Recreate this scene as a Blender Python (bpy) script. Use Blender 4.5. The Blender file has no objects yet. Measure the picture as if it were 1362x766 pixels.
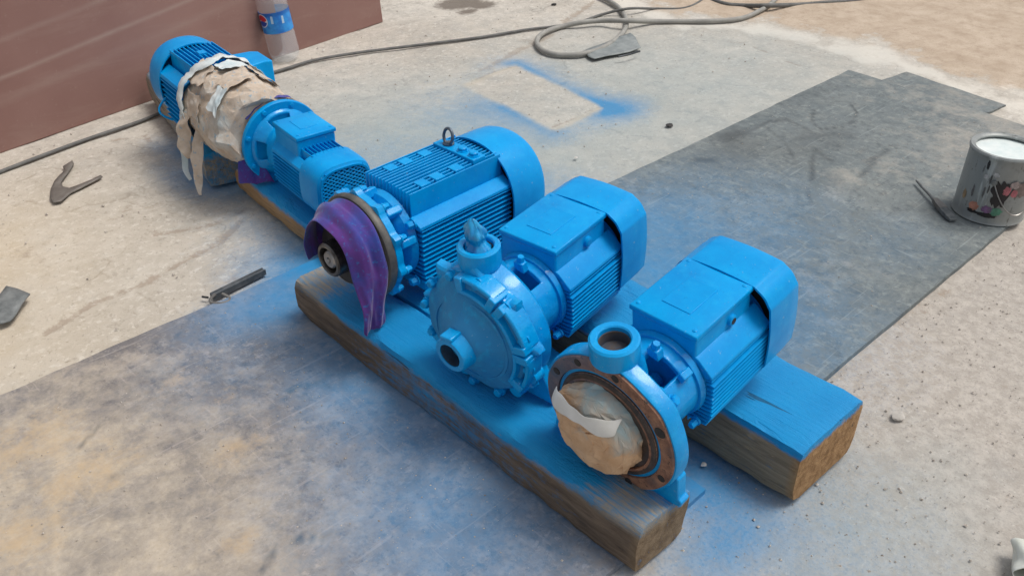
import bpy, bmesh, math, random
import numpy as np
from mathutils import Vector, Matrix, noise
R = math.radians
PI = math.pi
random.seed(7)
np.random.seed(7)
SC = bpy.context.scene
COL = SC.collection

# ------------------------------------------------------------------ camera
cam_d = bpy.data.cameras.new('camera')
cam = bpy.data.objects.new('camera', cam_d)
COL.objects.link(cam)
cam_d.sensor_width = 36.0
cam_d.lens = 1180.0 / 1362.0 * 36.0
cam_d.clip_start = 0.02
cam_d.clip_end = 500.0
CAM_LOC = Vector((-0.969, -1.005, 1.10))
TILT, YAW = R(33.54), R(43.4)
cam.location = CAM_LOC
cam.rotation_euler = (R(90) - TILT, 0.0, -YAW)
SC.camera = cam

# ------------------------------------------------------------------ sky, sun, exposure
SUN_EL, SUN_AZ = R(66), R(-38)          # azimuth of the sun measured from +X towards +Y
w = bpy.data.worlds.new('World')
SC.world = w
w.use_nodes = True
nt = w.node_tree
nt.nodes.clear()
wo = nt.nodes.new('ShaderNodeOutputWorld')
bg = nt.nodes.new('ShaderNodeBackground')
sky = nt.nodes.new('ShaderNodeTexSky')
sky.sky_type = 'NISHITA'
sky.sun_disc = False
sky.sun_elevation = SUN_EL
sky.sun_rotation = R(90) - SUN_AZ
sky.air_density = 1.0
sky.dust_density = 4.0
hs = nt.nodes.new('ShaderNodeHueSaturation')
hs.inputs['Saturation'].default_value = 0.30
nt.links.new(sky.outputs[0], hs.inputs['Color'])
nt.links.new(hs.outputs[0], bg.inputs['Color'])
bg.inputs['Strength'].default_value = 0.125
nt.links.new(bg.outputs[0], wo.inputs['Surface'])
sun_d = bpy.data.lights.new('sun', 'SUN')
sun_d.energy = 1.5
sun_d.angle = R(22)
sun_d.color = (1.0, 0.95, 0.88)
sun = bpy.data.objects.new('sun', sun_d)
COL.objects.link(sun)
sd = Vector((math.cos(SUN_EL) * math.cos(SUN_AZ), math.cos(SUN_EL) * math.sin(SUN_AZ), math.sin(SUN_EL)))
sun.rotation_euler = sd.to_track_quat('Z', 'Y').to_euler()
sun.location = sd * 5
SC.view_settings.view_transform = 'Standard'
SC.view_settings.look = 'None'
SC.view_settings.exposure = 0.2
SC.view_settings.gamma = 1.0
SC.view_settings.use_curve_mapping = False
SC.render.resolution_x = 1024
SC.render.resolution_y = 575


# pixel of the photograph -> point of the ground (used to lay things out at their real place)
def U(x, y, z=0.0):
    r = Vector((math.cos(YAW), -math.sin(YAW), 0))
    f = Vector((math.sin(YAW) * math.cos(TILT), math.cos(YAW) * math.cos(TILT), -math.sin(TILT)))
    d = f.cross(r)
    v = f + r * ((x - 681) / 1180.0) + d * ((y - 383) / 1180.0)
    return CAM_LOC + v * ((z - CAM_LOC.z) / v.z)


# ------------------------------------------------------------------ mesh helpers
class MB:
    def __init__(s):
        s.v = []
        s.f = []

    def add(s, vs, fs):
        o = len(s.v)
        s.v += [tuple(p) for p in vs]
        s.f += [tuple(i + o for i in f) for f in fs]
        return s

    def box(s, x0, x1, y0, y1, z0, z1):
        vs = [(x, y, z) for z in (z0, z1) for y in (y0, y1) for x in (x0, x1)]
        return s.add(vs, [(0, 2, 3, 1), (4, 5, 7, 6), (0, 1, 5, 4), (2, 6, 7, 3), (0, 4, 6, 2), (1, 3, 7, 5)])

    def loft(s, rings, cap0=True, cap1=True, closed=True):
        n = len(rings[0])
        vs = [p for r in rings for p in r]
        fs = []
        for k in range(len(rings) - 1):
            for i in range(n if closed else n - 1):
                j = (i + 1) % n
                fs.append((k * n + i, k * n + j, (k + 1) * n + j, (k + 1) * n + i))
        if cap0:
            fs.append(tuple(range(n - 1, -1, -1)))
        if cap1:
            fs.append(tuple((len(rings) - 1) * n + i for i in range(n)))
        return s.add(vs, fs)

    def lathe(s, prof, n=48, axis='x', c=(0, 0, 0), closed_prof=False):
        """prof: list of (along, radius)"""
        rings = []
        for a, r in prof:
            ring = []
            for i in range(n):
                t = 2 * PI * i / n
                p = (a, r * math.cos(t), r * math.sin(t))
                if axis == 'z':
                    p = (r * math.cos(t), r * math.sin(t), a)
                elif axis == 'y':
                    p = (r * math.sin(t), a, r * math.cos(t))
                ring.append((p[0] + c[0], p[1] + c[1], p[2] + c[2]))
            rings.append(ring)
        if closed_prof:
            return s.loft(rings + [rings[0]], False, False)
        return s.loft(rings, prof[0][1] > 1e-6, prof[-1][1] > 1e-6)

    def tube(s, pts, r, n=8, caps=True):
        pts = [Vector(p) for p in pts]
        rings = []
        up = Vector((0.123, 0.234, 0.96)).normalized()
        prev = None
        for i, p in enumerate(pts):
            t = (pts[min(i + 1, len(pts) - 1)] - pts[max(i - 1, 0)]).normalized()
            if prev is None:
                a = t.cross(up)
                if a.length < 1e-3:
                    a = t.cross(Vector((1, 0, 0)))
                a.normalize()
            else:
                a = (prev - t * prev.dot(t)).normalized()
            prev = a
            b = t.cross(a)
            rr = r[i] if isinstance(r, (list, tuple)) else r
            rings.append([p + (a * math.cos(2 * PI * k / n) + b * math.sin(2 * PI * k / n)) * rr for k in range(n)])
        return s.loft(rings, caps, caps)

    def prism(s, poly, a0, a1, axis='x'):
        """poly: list of 2D points; extruded along axis"""
        def m(p, a):
            return {'x': (a, p[0], p[1]), 'y': (p[0], a, p[1]), 'z': (p[0], p[1], a)}[axis]
        return s.loft([[m(p, a0) for p in poly], [m(p, a1) for p in poly]])

    def move(s, M, start=0):
        for i in range(start, len(s.v)):
            s.v[i] = tuple(M @ Vector(s.v[i]))
        return s

    def mesh(s, name, smooth=40):
        me = bpy.data.meshes.new(name)
        me.from_pydata(s.v, [], s.f)
        bm = bmesh.new()
        bm.from_mesh(me)
        bmesh.ops.recalc_face_normals(bm, faces=bm.faces)
        bm.to_mesh(me)
        bm.free()
        if smooth:
            me.polygons.foreach_set('use_smooth', [True] * len(me.polygons))
            me.set_sharp_from_angle(angle=R(smooth))
        return me


def link(name, me, mat, parent=None):
    o = bpy.data.objects.new(name, me)
    COL.objects.link(o)
    if mat is not None and len(me.materials) == 0:
        me.materials.append(mat)
    o.parent = parent
    return o


def obj(name, mb, mat, parent=None, smooth=40, bevel=0.0, seg=2):
    o = link(name, mb.mesh(name, smooth), mat, parent)
    if bevel:
        b = o.modifiers.new('bevel', 'BEVEL')
        b.width = bevel
        b.segments = seg
        b.limit_method = 'ANGLE'
        b.angle_limit = R(38)
        b.harden_normals = False
    return o


def tag(o, label, cat, group=None):
    o['label'] = label
    o['category'] = cat
    if group:
        o['group'] = group
    return o


def thing(name, label, cat, loc=(0, 0, 0), yaw=0, pitch=0, group=None):
    o = bpy.data.objects.new(name, None)
    o.empty_display_size = 0.05
    COL.objects.link(o)
    o.location = loc
    o.rotation_euler = (0, -R(pitch), R(yaw))
    return tag(o, label, cat, group)


def struct(o):
    o['kind'] = 'structure'
    return o


# ------------------------------------------------------------------ materials
class Mat:
    def __init__(s, name, rough=0.6, metal=0.0, spec=0.5):
        s.m = bpy.data.materials.new(name)
        s.m.use_nodes = True
        s.t = s.m.node_tree
        s.b = s.t.nodes['Principled BSDF']
        s.b.inputs['Roughness'].default_value = rough
        s.b.inputs['Metallic'].default_value = metal
        s.b.inputs['Specular IOR Level'].default_value = spec
        s.tc = s.t.nodes.new('ShaderNodeTexCoord')

    def n(s, typ):
        return s.t.nodes.new(typ)

    def lk(s, a, b):
        s.t.links.new(a, b)

    def coords(s, scale=(1, 1, 1), space='Object'):
        mp = s.n('ShaderNodeMapping')
        mp.inputs['Scale'].default_value = scale
        s.lk(s.tc.outputs[space], mp.inputs['Vector'])
        return mp.outputs[0]

    def noise(s, scale, detail=6, rough=0.6, sc=(1, 1, 1), dist=0.0, space='Object'):
        t = s.n('ShaderNodeTexNoise')
        t.inputs['Scale'].default_value = scale
        t.inputs['Detail'].default_value = detail
        t.inputs['Roughness'].default_value = rough
        t.inputs['Distortion'].default_value = dist
        s.lk(s.coords(sc, space), t.inputs['Vector'])
        return t.outputs['Fac']

    def ramp(s, fac, stops, interp='LINEAR'):
        r = s.n('ShaderNodeValToRGB')
        r.color_ramp.interpolation = interp
        el = r.color_ramp.elements
        while len(el) < len(stops):
            el.new(0.5)
        for e, (p, c) in zip(el, stops):
            e.position = p
            e.color = (c[0], c[1], c[2], 1) if isinstance(c, (tuple, list)) else (c, c, c, 1)
        s.lk(fac, r.inputs[0])
        return r.outputs[0]

    def mix(s, fac, a, b, mode='MIX'):
        x = s.n('ShaderNodeMix')
        x.data_type = 'RGBA'
        x.blend_type = mode
        for sock, v in ((x.inputs[0], fac), (x.inputs[6], a), (x.inputs[7], b)):
            if isinstance(v, (int, float)):
                sock.default_value = v
            elif isinstance(v, (tuple, list)):
                sock.default_value = (v[0], v[1], v[2], 1)
            else:
                s.lk(v, sock)
        return x.outputs[2]

    def math(s, op, a, b=None, c=None, clamp=False):
        x = s.n('ShaderNodeMath')
        x.operation = op
        x.use_clamp = clamp
        for i, v in enumerate((a, b, c)):
            if v is None:
                continue
            if isinstance(v, (int, float)):
                x.inputs[i].default_value = v
            else:
                s.lk(v, x.inputs[i])
        return x.outputs[0]

    def attr(s, name):
        a = s.n('ShaderNodeAttribute')
        a.attribute_name = name
        return a.outputs['Fac']

    def sep(s, space='Object'):
        x = s.n('ShaderNodeSeparateXYZ')
        s.lk(s.tc.outputs[space], x.inputs[0])
        return x.outputs

    def color(s, c):
        if isinstance(c, (tuple, list)):
            s.b.inputs['Base Color'].default_value = (c[0], c[1], c[2], 1)
        else:
            s.lk(c, s.b.inputs['Base Color'])
        return s

    def rough(s, r):
        s.lk(r, s.b.inputs['Roughness'])
        return s

    def bump(s, h, strength=0.3, dist=0.002, prev=None):
        b = s.n('ShaderNodeBump')
        b.inputs['Strength'].default_value = strength
        b.inputs['Distance'].default_value = dist
        s.lk(h, b.inputs['Height'])
        if prev is not None:
            s.lk(prev, b.inputs['Normal'])
        s.lk(b.outputs[0], s.b.inputs['Normal'])
        return b.outputs[0]


BLUE = (0.000, 0.322, 0.715)
BLUE_D = (0.000, 0.245, 0.610)


def blue_paint(name, c0=BLUE, c1=BLUE_D, r0=0.26, r1=0.48, dust=0.25, bump=0.35, spec=0.14, coat=0.06):
    m = Mat(name, 0.35, 0.0, spec)
    n1 = m.noise(9, 5, 0.6)
    n2 = m.noise(60, 4, 0.6)
    n3 = m.noise(220, 3, 0.5)
    col = m.mix(m.ramp(n1, [(0.35, 0), (0.68, 1)]), c0, c1)
    col = m.mix(m.math('MULTIPLY', m.ramp(n2, [(0.52, 0), (0.72, 1)]), dust), col, (0.015, 0.40, 0.72))
    col = m.mix(m.math('MULTIPLY', m.ramp(n3, [(0.66, 0), (0.74, 1)]), 0.5), col, (0.0, 0.16, 0.42))
    n5 = m.noise(26, 8, 0.75)
    col = m.mix(m.ramp(n5, [(0.60, 0), (0.72, 0.45)]), col, (c1[0] + 0.02, c1[1] * 0.72, c1[2] * 0.72))
    col = m.mix(m.ramp(m.noise(150, 3, 0.6, (1, 1.2, 1)), [(0.68, 0), (0.71, 0.5)]), col, (0.22, 0.40, 0.55))
    m.color(col)
    m.rough(m.ramp(n1, [(0.3, r0), (0.7, r1)]))
    m.b.inputs['Coat Weight'].default_value = coat
    m.b.inputs['Coat Roughness'].default_value = 0.12
    b = m.bump(n2, bump * 0.5, 0.0015)
    if bump > 0.9:
        b = m.bump(m.noise(32, 4, 0.55), 0.45, 0.006, b)
    m.bump(n3, bump * 0.35, 0.0006, b)
    return m.m


M_BLUE = blue_paint('blue_enamel')
M_CAST = blue_paint('blue_enamel_on_casting', bump=1.0, dust=0.35, r0=0.28, r1=0.5, coat=0.45)
M_DULL = blue_paint('blue_overspray_on_iron', (0.04, 0.235, 0.47), (0.02, 0.225, 0.52), 0.5, 0.7, 0.5, 0.7, coat=0.0)


def simple(name, c0, c1, scale=20, rough=0.6, metal=0.0, bump=0.3, lo=0.35, hi=0.65, sc=(1, 1, 1), spec=0.5):
    m = Mat(name, rough, metal, spec)
    n1 = m.noise(scale, 7, 0.65, sc)
    m.color(m.mix(m.ramp(n1, [(lo, 0), (hi, 1)]), c0, c1))
    if bump:
        m.bump(n1, bump, 0.002)
    return m.m


M_RUST = None


def rust_face():
    m = Mat('rusty_gasket_face', 0.75)
    n1 = m.noise(38, 8, 0.7)
    n2 = m.noise(14, 5, 0.6)
    n3 = m.noise(120, 4, 0.6)
    c = m.mix(m.ramp(n1, [(0.38, 0), (0.62, 1)]), (0.14, 0.065, 0.045), (0.32, 0.17, 0.105))
    c = m.mix(m.ramp(n2, [(0.5, 0), (0.66, 1)]), c, (0.10, 0.075, 0.075))
    c = m.mix(m.ramp(n3, [(0.60, 0), (0.68, 1)]), c, (0.03, 0.022, 0.02))
    x = m.sep()
    # blue overspray that drifted over the upper left of the face
    up = m.math('ADD', m.math('MULTIPLY', x[2], 5.0), m.math('MULTIPLY', x[1], 6.0))
    f = m.math('MULTIPLY', m.ramp(m.math('ADD', up, m.math('MULTIPLY', n2, 0.5)), [(0.55, 0), (1.0, 1)]), 0.45)
    m.color(m.mix(f, c, (0.03, 0.12, 0.22)))
    m.bump(n1, 0.5, 0.002)
    return m.m


M_RUST = rust_face()
M_DARK = simple('dark_bore', (0.012, 0.012, 0.014), (0.03, 0.026, 0.024), 30, 0.7)
M_BORE = simple('bore_with_overspray', (0.10, 0.075, 0.06), (0.05, 0.07, 0.10), 40, 0.8, bump=0.6, spec=0.2)
M_STEEL = simple('bare_steel', (0.22, 0.21, 0.20), (0.42, 0.40, 0.38), 40, 0.32, 1.0, 0.1)
M_IRON = simple('dull_iron', (0.10, 0.095, 0.09), (0.20, 0.19, 0.175), 26, 0.55, 0.3, 0.3)
M_BLACKSTEEL = simple('black_steel', (0.018, 0.022, 0.028), (0.05, 0.055, 0.06), 60, 0.42, 0.5, 0.3)
M_GREYMETAL = simple('weathered_grey_metal', (0.11, 0.12, 0.12), (0.22, 0.23, 0.225), 30, 0.6, 0.2, 0.3)


def paper_mat():
    m = Mat('masking_paper', 0.8, 0, 0.25)
    n1 = m.noise(13, 6, 0.6, dist=0.8)
    n2 = m.noise(30, 6, 0.6)
    n3 = m.noise(7, 4, 0.5)
    c = m.mix(m.ramp(n2, [(0.35, 0), (0.65, 1)]), (0.43, 0.34, 0.26), (0.56, 0.475, 0.39))
    c = m.mix(m.ramp(n1, [(0.56, 0), (0.66, 0.7)]), c, (0.58, 0.57, 0.53))
    c = m.mix(m.ramp(n3, [(0.54, 0), (0.74, 0.5)]), c, (0.20, 0.38, 0.47))
    c = m.mix(m.ramp(m.noise(90, 4, 0.6), [(0.60, 0), (0.65, 0.5)]), c, (0.10, 0.30, 0.46))
    m.color(c)
    b_ = m.bump(n1, 0.5, 0.004, None)
    m.bump(m.noise(70, 3, 0.5, dist=1.5), 0.4, 0.003, b_)
    return m.m


M_PAPER = paper_mat()


def paper2_mat():
    m = Mat('kraft_paper_with_overspray', 0.78, 0, 0.25)
    n1 = m.noise(18, 5, 0.6, dist=0.8)
    n2 = m.noise(40, 5, 0.6)
    x = m.sep()
    c = m.mix(m.ramp(n2, [(0.35, 0), (0.65, 1)]), (0.56, 0.35, 0.20), (0.66, 0.45, 0.28))
    up = m.math('ADD', m.math('MULTIPLY', x[2], 7.0), m.math('MULTIPLY', x[1], -3.0))
    f = m.ramp(m.math('ADD', up, n1), [(0.62, 0), (1.05, 0.75)])
    c = m.mix(f, c, (0.22, 0.45, 0.54))
    m.color(c)
    m.bump(n1, 0.35, 0.003)
    return m.m


M_PAPER2 = paper2_mat()
M_TAPE = simple('masking_tape', (0.60, 0.59, 0.54), (0.70, 0.70, 0.68), 18, 0.6, bump=0.2)
M_TAPEB = simple('masking_tape_blue_tinted', (0.45, 0.55, 0.58), (0.66, 0.67, 0.65), 18, 0.6, bump=0.2)


def rag_mat():
    m = Mat('purple_cloth', 0.9, 0, 0.2)
    n1 = m.noise(16, 4, 0.6)
    n2 = m.noise(500, 2, 0.5)
    c = m.mix(m.ramp(n1, [(0.38, 0), (0.6, 1)]), (0.095, 0.032, 0.20), (0.035, 0.055, 0.27))
    c = m.mix(m.ramp(m.noise(130, 4, 0.6), [(0.60, 0), (0.66, 0.6)]), c, (0.02, 0.16, 0.42))
    c = m.mix(m.ramp(m.noise(50, 5, 0.7), [(0.55, 0), (0.7, 0.5)]), c, (0.05, 0.018, 0.10))
    m.color(c)
    m.b.inputs['Sheen Weight'].default_value = 0.25
    m.bump(n2, 0.4, 0.0008)
    return m.m


M_RAG = rag_mat()


# ground and plates: every stain is a field of its own carried by the mesh
def ground_mat():
    m = Mat('worn_concrete', 0.9, 0, 0.25)
    n1 = m.noise(2.2, 8, 0.65)
    n2 = m.noise(9, 8, 0.7)
    n3 = m.noise(45, 6, 0.7)
    n4 = m.noise(170, 4, 0.6)
    c = m.mix(m.ramp(n1, [(0.35, 0), (0.65, 1)]), (0.44, 0.40, 0.345), (0.55, 0.51, 0.45))
    c = m.mix(m.ramp(n2, [(0.42, 0), (0.64, 0.55)]), c, (0.33, 0.305, 0.27))
    c = m.mix(m.ramp(n3, [(0.54, 0), (0.68, 0.55)]), c, (0.62, 0.59, 0.54))
    c = m.mix(m.ramp(m.noise(24, 8, 0.75, dist=0.3), [(0.53, 0), (0.68, 0.5)]), c, (0.30, 0.275, 0.24))
    c = m.mix(m.ramp(m.noise(5.5, 7, 0.7), [(0.52, 0), (0.70, 0.4)]), c, (0.35, 0.34, 0.32))
    c = m.mix(m.ramp(m.noise(75, 4, 0.6, (1, 1.4, 1)), [(0.66, 0), (0.71, 0.75)]), c, (0.20, 0.175, 0.15))
    cr = m.n('ShaderNodeTexVoronoi')
    cr.feature = 'DISTANCE_TO_EDGE'
    cr.inputs['Scale'].default_value = 2.3
    wv = m.n('ShaderNodeVectorMath')
    wv.operation = 'MULTIPLY_ADD'
    nz = m.n('ShaderNodeTexNoise')
    nz.inputs['Scale'].default_value = 5.0
    nz.inputs['Detail'].default_value = 6.0
    m.lk(m.tc.outputs['Object'], nz.inputs['Vector'])
    m.lk(nz.outputs['Color'], wv.inputs[0])
    wv.inputs[1].default_value = (0.35, 0.35, 0.0)
    m.lk(m.tc.outputs['Object'], wv.inputs[2])
    m.lk(wv.outputs[0], cr.inputs['Vector'])
    crk = m.math('MULTIPLY', m.ramp(cr.outputs['Distance'], [(0.0, 1), (0.010, 0)]), m.ramp(n2, [(0.45, 0), (0.6, 0.55)]))
    c = m.mix(crk, c, (0.19, 0.165, 0.14))
    c = m.mix(m.ramp(m.noise(48, 5, 0.65, (1, 1.3, 1)), [(0.585, 0), (0.615, 0.5)]), c, (0.64, 0.61, 0.555))
    c = m.mix(m.ramp(m.noise(36, 6, 0.7, (1.3, 1, 1)), [(0.60, 0), (0.63, 0.5)]), c, (0.27, 0.245, 0.215))
    c = m.mix(m.ramp(m.noise(95, 4, 0.6), [(0.63, 0), (0.65, 0.5)]), c, (0.27, 0.245, 0.215))
    # coarse gritty concrete, right of the timbers
    g = m.attr('grit')
    gc = m.mix(m.ramp(n3, [(0.40, 0), (0.60, 1)]), (0.36, 0.325, 0.285), (0.46, 0.42, 0.372))
    gc = m.mix(m.ramp(n4, [(0.54, 0), (0.68, 0.6)]), gc, (0.28, 0.255, 0.235))
    gc = m.mix(m.ramp(m.noise(16, 7, 0.75), [(0.52, 0), (0.68, 0.45)]), gc, (0.32, 0.295, 0.27))
    gc = m.mix(m.ramp(m.noise(110, 3, 0.6, (1.3, 1, 1)), [(0.64, 0), (0.72, 0.5)]), gc, (0.62, 0.58, 0.53))
    c = m.mix(g, c, gc)
    sand = m.mix(m.ramp(n2, [(0.35, 0), (0.65, 1)]), (0.40, 0.315, 0.235), (0.51, 0.42, 0.33))
    sand = m.mix(m.ramp(n4, [(0.56, 0), (0.7, 0.6)]), sand, (0.26, 0.20, 0.15))
    sand = m.mix(m.ramp(m.noise(20, 8, 0.75), [(0.5, 0), (0.68, 0.6)]), sand, (0.31, 0.235, 0.17))
    sf = m.ramp(m.math('ADD', m.attr('sand'), m.math('MULTIPLY', m.math('SUBTRACT', n2, 0.5), 2.2)), [(0.35, 0), (0.65, 1)])
    c = m.mix(sf, c, sand)
    wf = m.ramp(m.math('ADD', m.attr('chalk'), m.math('MULTIPLY', m.math('SUBTRACT', n2, 0.5), 2.6)), [(0.5, 0), (0.95, 0.8)])
    c = m.mix(wf, c, (0.66, 0.62, 0.55))
    c = m.mix(m.math('MULTIPLY', m.attr('tan'), m.ramp(n2, [(0.3, 0.5), (0.7, 1)])), c, (0.56, 0.44, 0.285))
    df = m.ramp(m.math('ADD', m.attr('dark'), m.math('MULTIPLY', m.math('SUBTRACT', n3, 0.5), 1.0)), [(0.38, 0), (0.75, 0.85)])
    c = m.mix(df, c, (0.13, 0.105, 0.085))
    rub = m.ramp(m.math('ADD', m.attr('worn'), m.math('MULTIPLY', m.math('SUBTRACT', m.noise(26, 8, 0.75), 0.5), 4.0)), [(0.45, 0), (0.95, 0.65)])
    c = m.mix(rub, c, (0.30, 0.235, 0.18))
    gf = m.ramp(m.math('ADD', m.attr('greyblue'), m.math('MULTIPLY', m.math('SUBTRACT', n2, 0.5), 0.5)), [(0.1, 0), (0.9, 0.75)])
    c = m.mix(gf, c, (0.275, 0.335, 0.345))
    sp_ = m.math('ADD', m.math('MULTIPLY', n3, 0.45), m.math('ADD', m.math('MULTIPLY', n4, 0.35), m.math('MULTIPLY', n2, 0.2)))
    bf = m.ramp(m.math('ADD', m.attr('blue'), m.math('MULTIPLY', m.math('MULTIPLY', m.math('SUBTRACT', sp_, 0.5), 1.2), m.ramp(m.attr('blue'), [(0.02, 0), (0.25, 1)]))), [(0.1, 0), (0.95, 0.86)])
    c = m.mix(bf, c, (0.025, 0.215, 0.45))
    m.color(c)
    h = m.math('ADD', m.math('MULTIPLY', n3, 1.0), m.math('MULTIPLY', n4, 0.45))
    b = m.bump(h, 0.38, 0.005)
    return m.m


def plate_mat(name, base0, base1, scr, dust=((0.43, 0.36, 0.27), (0.53, 0.455, 0.36))):
    m = Mat(name, 0.62, 0.0, 0.35)
    n1 = m.noise(3.2, 8, 0.65, dist=0.2)
    n2 = m.noise(10, 9, 0.72, dist=0.25)
    n3 = m.noise(60, 6, 0.7)
    n4 = m.noise(16, 8, 0.75, scr, dist=0.15)
    c = m.mix(m.ramp(n1, [(0.35, 0), (0.65, 1)]), base0, base1)
    c = m.mix(m.ramp(n2, [(0.48, 0), (0.70, 0.5)]), c, (base1[0] * 1.6, base1[1] * 1.5, base1[2] * 1.4))
    c = m.mix(m.ramp(n4, [(0.52, 0), (0.74, 0.45)]), c, (base1[0] * 1.7, base1[1] * 1.62, base1[2] * 1.5))
    c = m.mix(m.ramp(n3, [(0.6, 0), (0.75, 0.5)]), c, (base0[0] * .5, base0[1] * .5, base0[2] * .5))
    c = m.mix(m.ramp(m.noise(30, 9, 0.78, dist=0.3), [(0.50, 0), (0.66, 0.65)]), c, (base0[0] * .55, base0[1] * .56, base0[2] * .58))
    c = m.mix(m.ramp(m.noise(45, 8, 0.75, (1.2, 0.8, 1)), [(0.52, 0), (0.68, 0.6)]), c, (base1[0] * 1.75, base1[1] * 1.68, base1[2] * 1.55))
    c = m.mix(m.ramp(m.noise(7, 3, 0.5, (14, 1.2, 1)), [(0.66, 0), (0.70, 0.28)]), c, (base1[0] * 2.0, base1[1] * 1.9, base1[2] * 1.8))
    pm_ = m.ramp(m.noise(4.5, 5, 0.6), [(0.42, 0.08), (0.62, 1)])
    c = m.mix(m.math('MULTIPLY', pm_, m.ramp(m.noise(48, 7, 0.72, (1, 1.3, 1)), [(0.57, 0), (0.64, 0.5)])), c, (base1[0] * 2.0, base1[1] * 1.9, base1[2] * 1.8))
    c = m.mix(m.math('MULTIPLY', m.ramp(m.noise(3.4, 5, 0.6), [(0.42, 0.1), (0.62, 1)]), m.ramp(m.noise(33, 8, 0.75, (1.3, 1, 1)), [(0.55, 0), (0.66, 0.6)])), c, (base0[0] * .45, base0[1] * .45, base0[2] * .47))
    c = m.mix(m.ramp(m.noise(95, 4, 0.6), [(0.63, 0), (0.66, 0.45)]), c, (base0[0] * .5, base0[1] * .5, base0[2] * .52))
    for ang_, thr in ((0.5, 0.66), (-0.7, 0.68), (1.3, 0.68)):
        rt = m.n('ShaderNodeMapping')
        rt.inputs['Rotation'].default_value = (0, 0, ang_)
        rt.inputs['Scale'].default_value = (1.2, 26, 1)
        m.lk(m.tc.outputs['Object'], rt.inputs['Vector'])
        sn = m.n('ShaderNodeTexNoise')
        sn.inputs['Scale'].default_value = 3.4
        sn.inputs['Detail'].default_value = 3.0
        m.lk(rt.outputs[0], sn.inputs['Vector'])
        c = m.mix(m.ramp(sn.outputs['Fac'], [(thr, 0), (thr + 0.025, 0.32)]), c, (base1[0] * 1.9, base1[1] * 1.85, base1[2] * 1.8) if ang_ > 0 else (base0[0] * .45, base0[1] * .45, base0[2] * .47))
    df = m.ramp(m.math('ADD', m.attr('dust'), m.math('MULTIPLY', m.math('SUBTRACT', m.math('ADD', m.math('MULTIPLY', n2, 0.6), m.math('MULTIPLY', m.noise(28, 9, 0.78), 0.4)), 0.5), 2.6)), [(0.25, 0), (0.95, 0.92)])
    dc = m.mix(m.ramp(n3, [(0.35, 0), (0.65, 1)]), dust[0], dust[1])
    c = m.mix(df, c, dc)
    tf = m.ramp(m.math('ADD', m.attr('tan'), m.math('MULTIPLY', m.math('SUBTRACT', m.math('ADD', m.math('MULTIPLY', n2, 0.4), m.math('MULTIPLY', m.noise(34, 9, 0.78), 0.6)), 0.5), 3.2)), [(0.45, 0), (1.05, 0.7)])
    c = m.mix(tf, c, (0.47, 0.345, 0.21))
    kf = m.ramp(m.math('ADD', m.attr('dark'), m.math('MULTIPLY', m.math('SUBTRACT', m.math('ADD', m.math('MULTIPLY', n3, 0.5), m.math('MULTIPLY', n2, 0.5)), 0.5), 1.4)), [(0.25, 0), (0.95, 0.8)])
    c = m.mix(kf, c, (0.055, 0.062, 0.066))
    sp_ = m.math('ADD', m.math('MULTIPLY', n3, 0.5), m.math('MULTIPLY', n2, 0.5))
    bf = m.ramp(m.math('ADD', m.attr('blue'), m.math('MULTIPLY', m.math('MULTIPLY', m.math('SUBTRACT', sp_, 0.5), 0.8), m.ramp(m.attr('blue'), [(0.02, 0), (0.25, 1)]))), [(0.08, 0), (1.0, 0.92)])
    c = m.mix(bf, c, (0.008, 0.235, 0.52))
    m.color(c)
    m.rough(m.ramp(n2, [(0.3, 0.5), (0.7, 0.85)]))
    m.bump(m.math('ADD', n3, m.math('MULTIPLY', n4, 0.8)), 0.35, 0.002)
    return m.m


def gs(X, Y, x, y, sx, sy=None, rot=0.0):
    sy = sy or sx
    dx, dy = X - x, Y - y
    c, s = math.cos(rot), math.sin(rot)
    u, v = c * dx + s * dy, -s * dx + c * dy
    return np.exp(-0.5 * ((u / sx) ** 2 + (v / sy) ** 2))


def segd(X, Y, pts):
    d = np.full(X.shape, 1e9)
    for (ax, ay), (bx, by) in zip(pts[:-1], pts[1:]):
        vx, vy = bx - ax, by - ay
        t = np.clip(((X - ax) * vx + (Y - ay) * vy) / (vx * vx + vy * vy + 1e-12), 0, 1)
        d = np.minimum(d, np.hypot(X - ax - t * vx, Y - ay - t * vy))
    return d


def sstep(a, b, x):
    t = np.clip((x - a) / (b - a), 0, 1)
    return t * t * (3 - 2 * t)


def gp(*pix):
    return [(U(x, y).x, U(x, y).y) for x, y in pix]


_wob = None


def wobble(X, Y, s=1.0, seed=0):
    """cheap smooth value noise, about -1..1"""
    r = np.random.RandomState(11 + seed)
    out = np.zeros_like(X)
    for k in range(7):
        a = r.uniform(0, 2 * PI)
        f = s * r.uniform(3, 12)
        out += np.sin((X * math.cos(a) + Y * math.sin(a)) * f + r.uniform(0, 6.28)) * r.uniform(0.5, 1)
    return out / 3.0


MARK = gp((618, 112), (684, 84), (806, 142), (738, 174))      # corners of the clean patch left by something that was sprayed there


def in_quad(X, Y, Q, soft):
    """smooth inside mask of a convex polygon"""
    m = np.ones_like(X)
    cx = sum(q[0] for q in Q) / len(Q)
    cy = sum(q[1] for q in Q) / len(Q)
    for (ax, ay), (bx, by) in zip(Q, Q[1:] + Q[:1]):
        nx, ny = by - ay, ax - bx
        L = math.hypot(nx, ny)
        s = ((X - ax) * nx + (Y - ay) * ny) / L
        if ((cx - ax) * nx + (cy - ay) * ny) < 0:
            s = -s
        m = m * sstep(-soft, soft, s)
    return m


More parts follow.
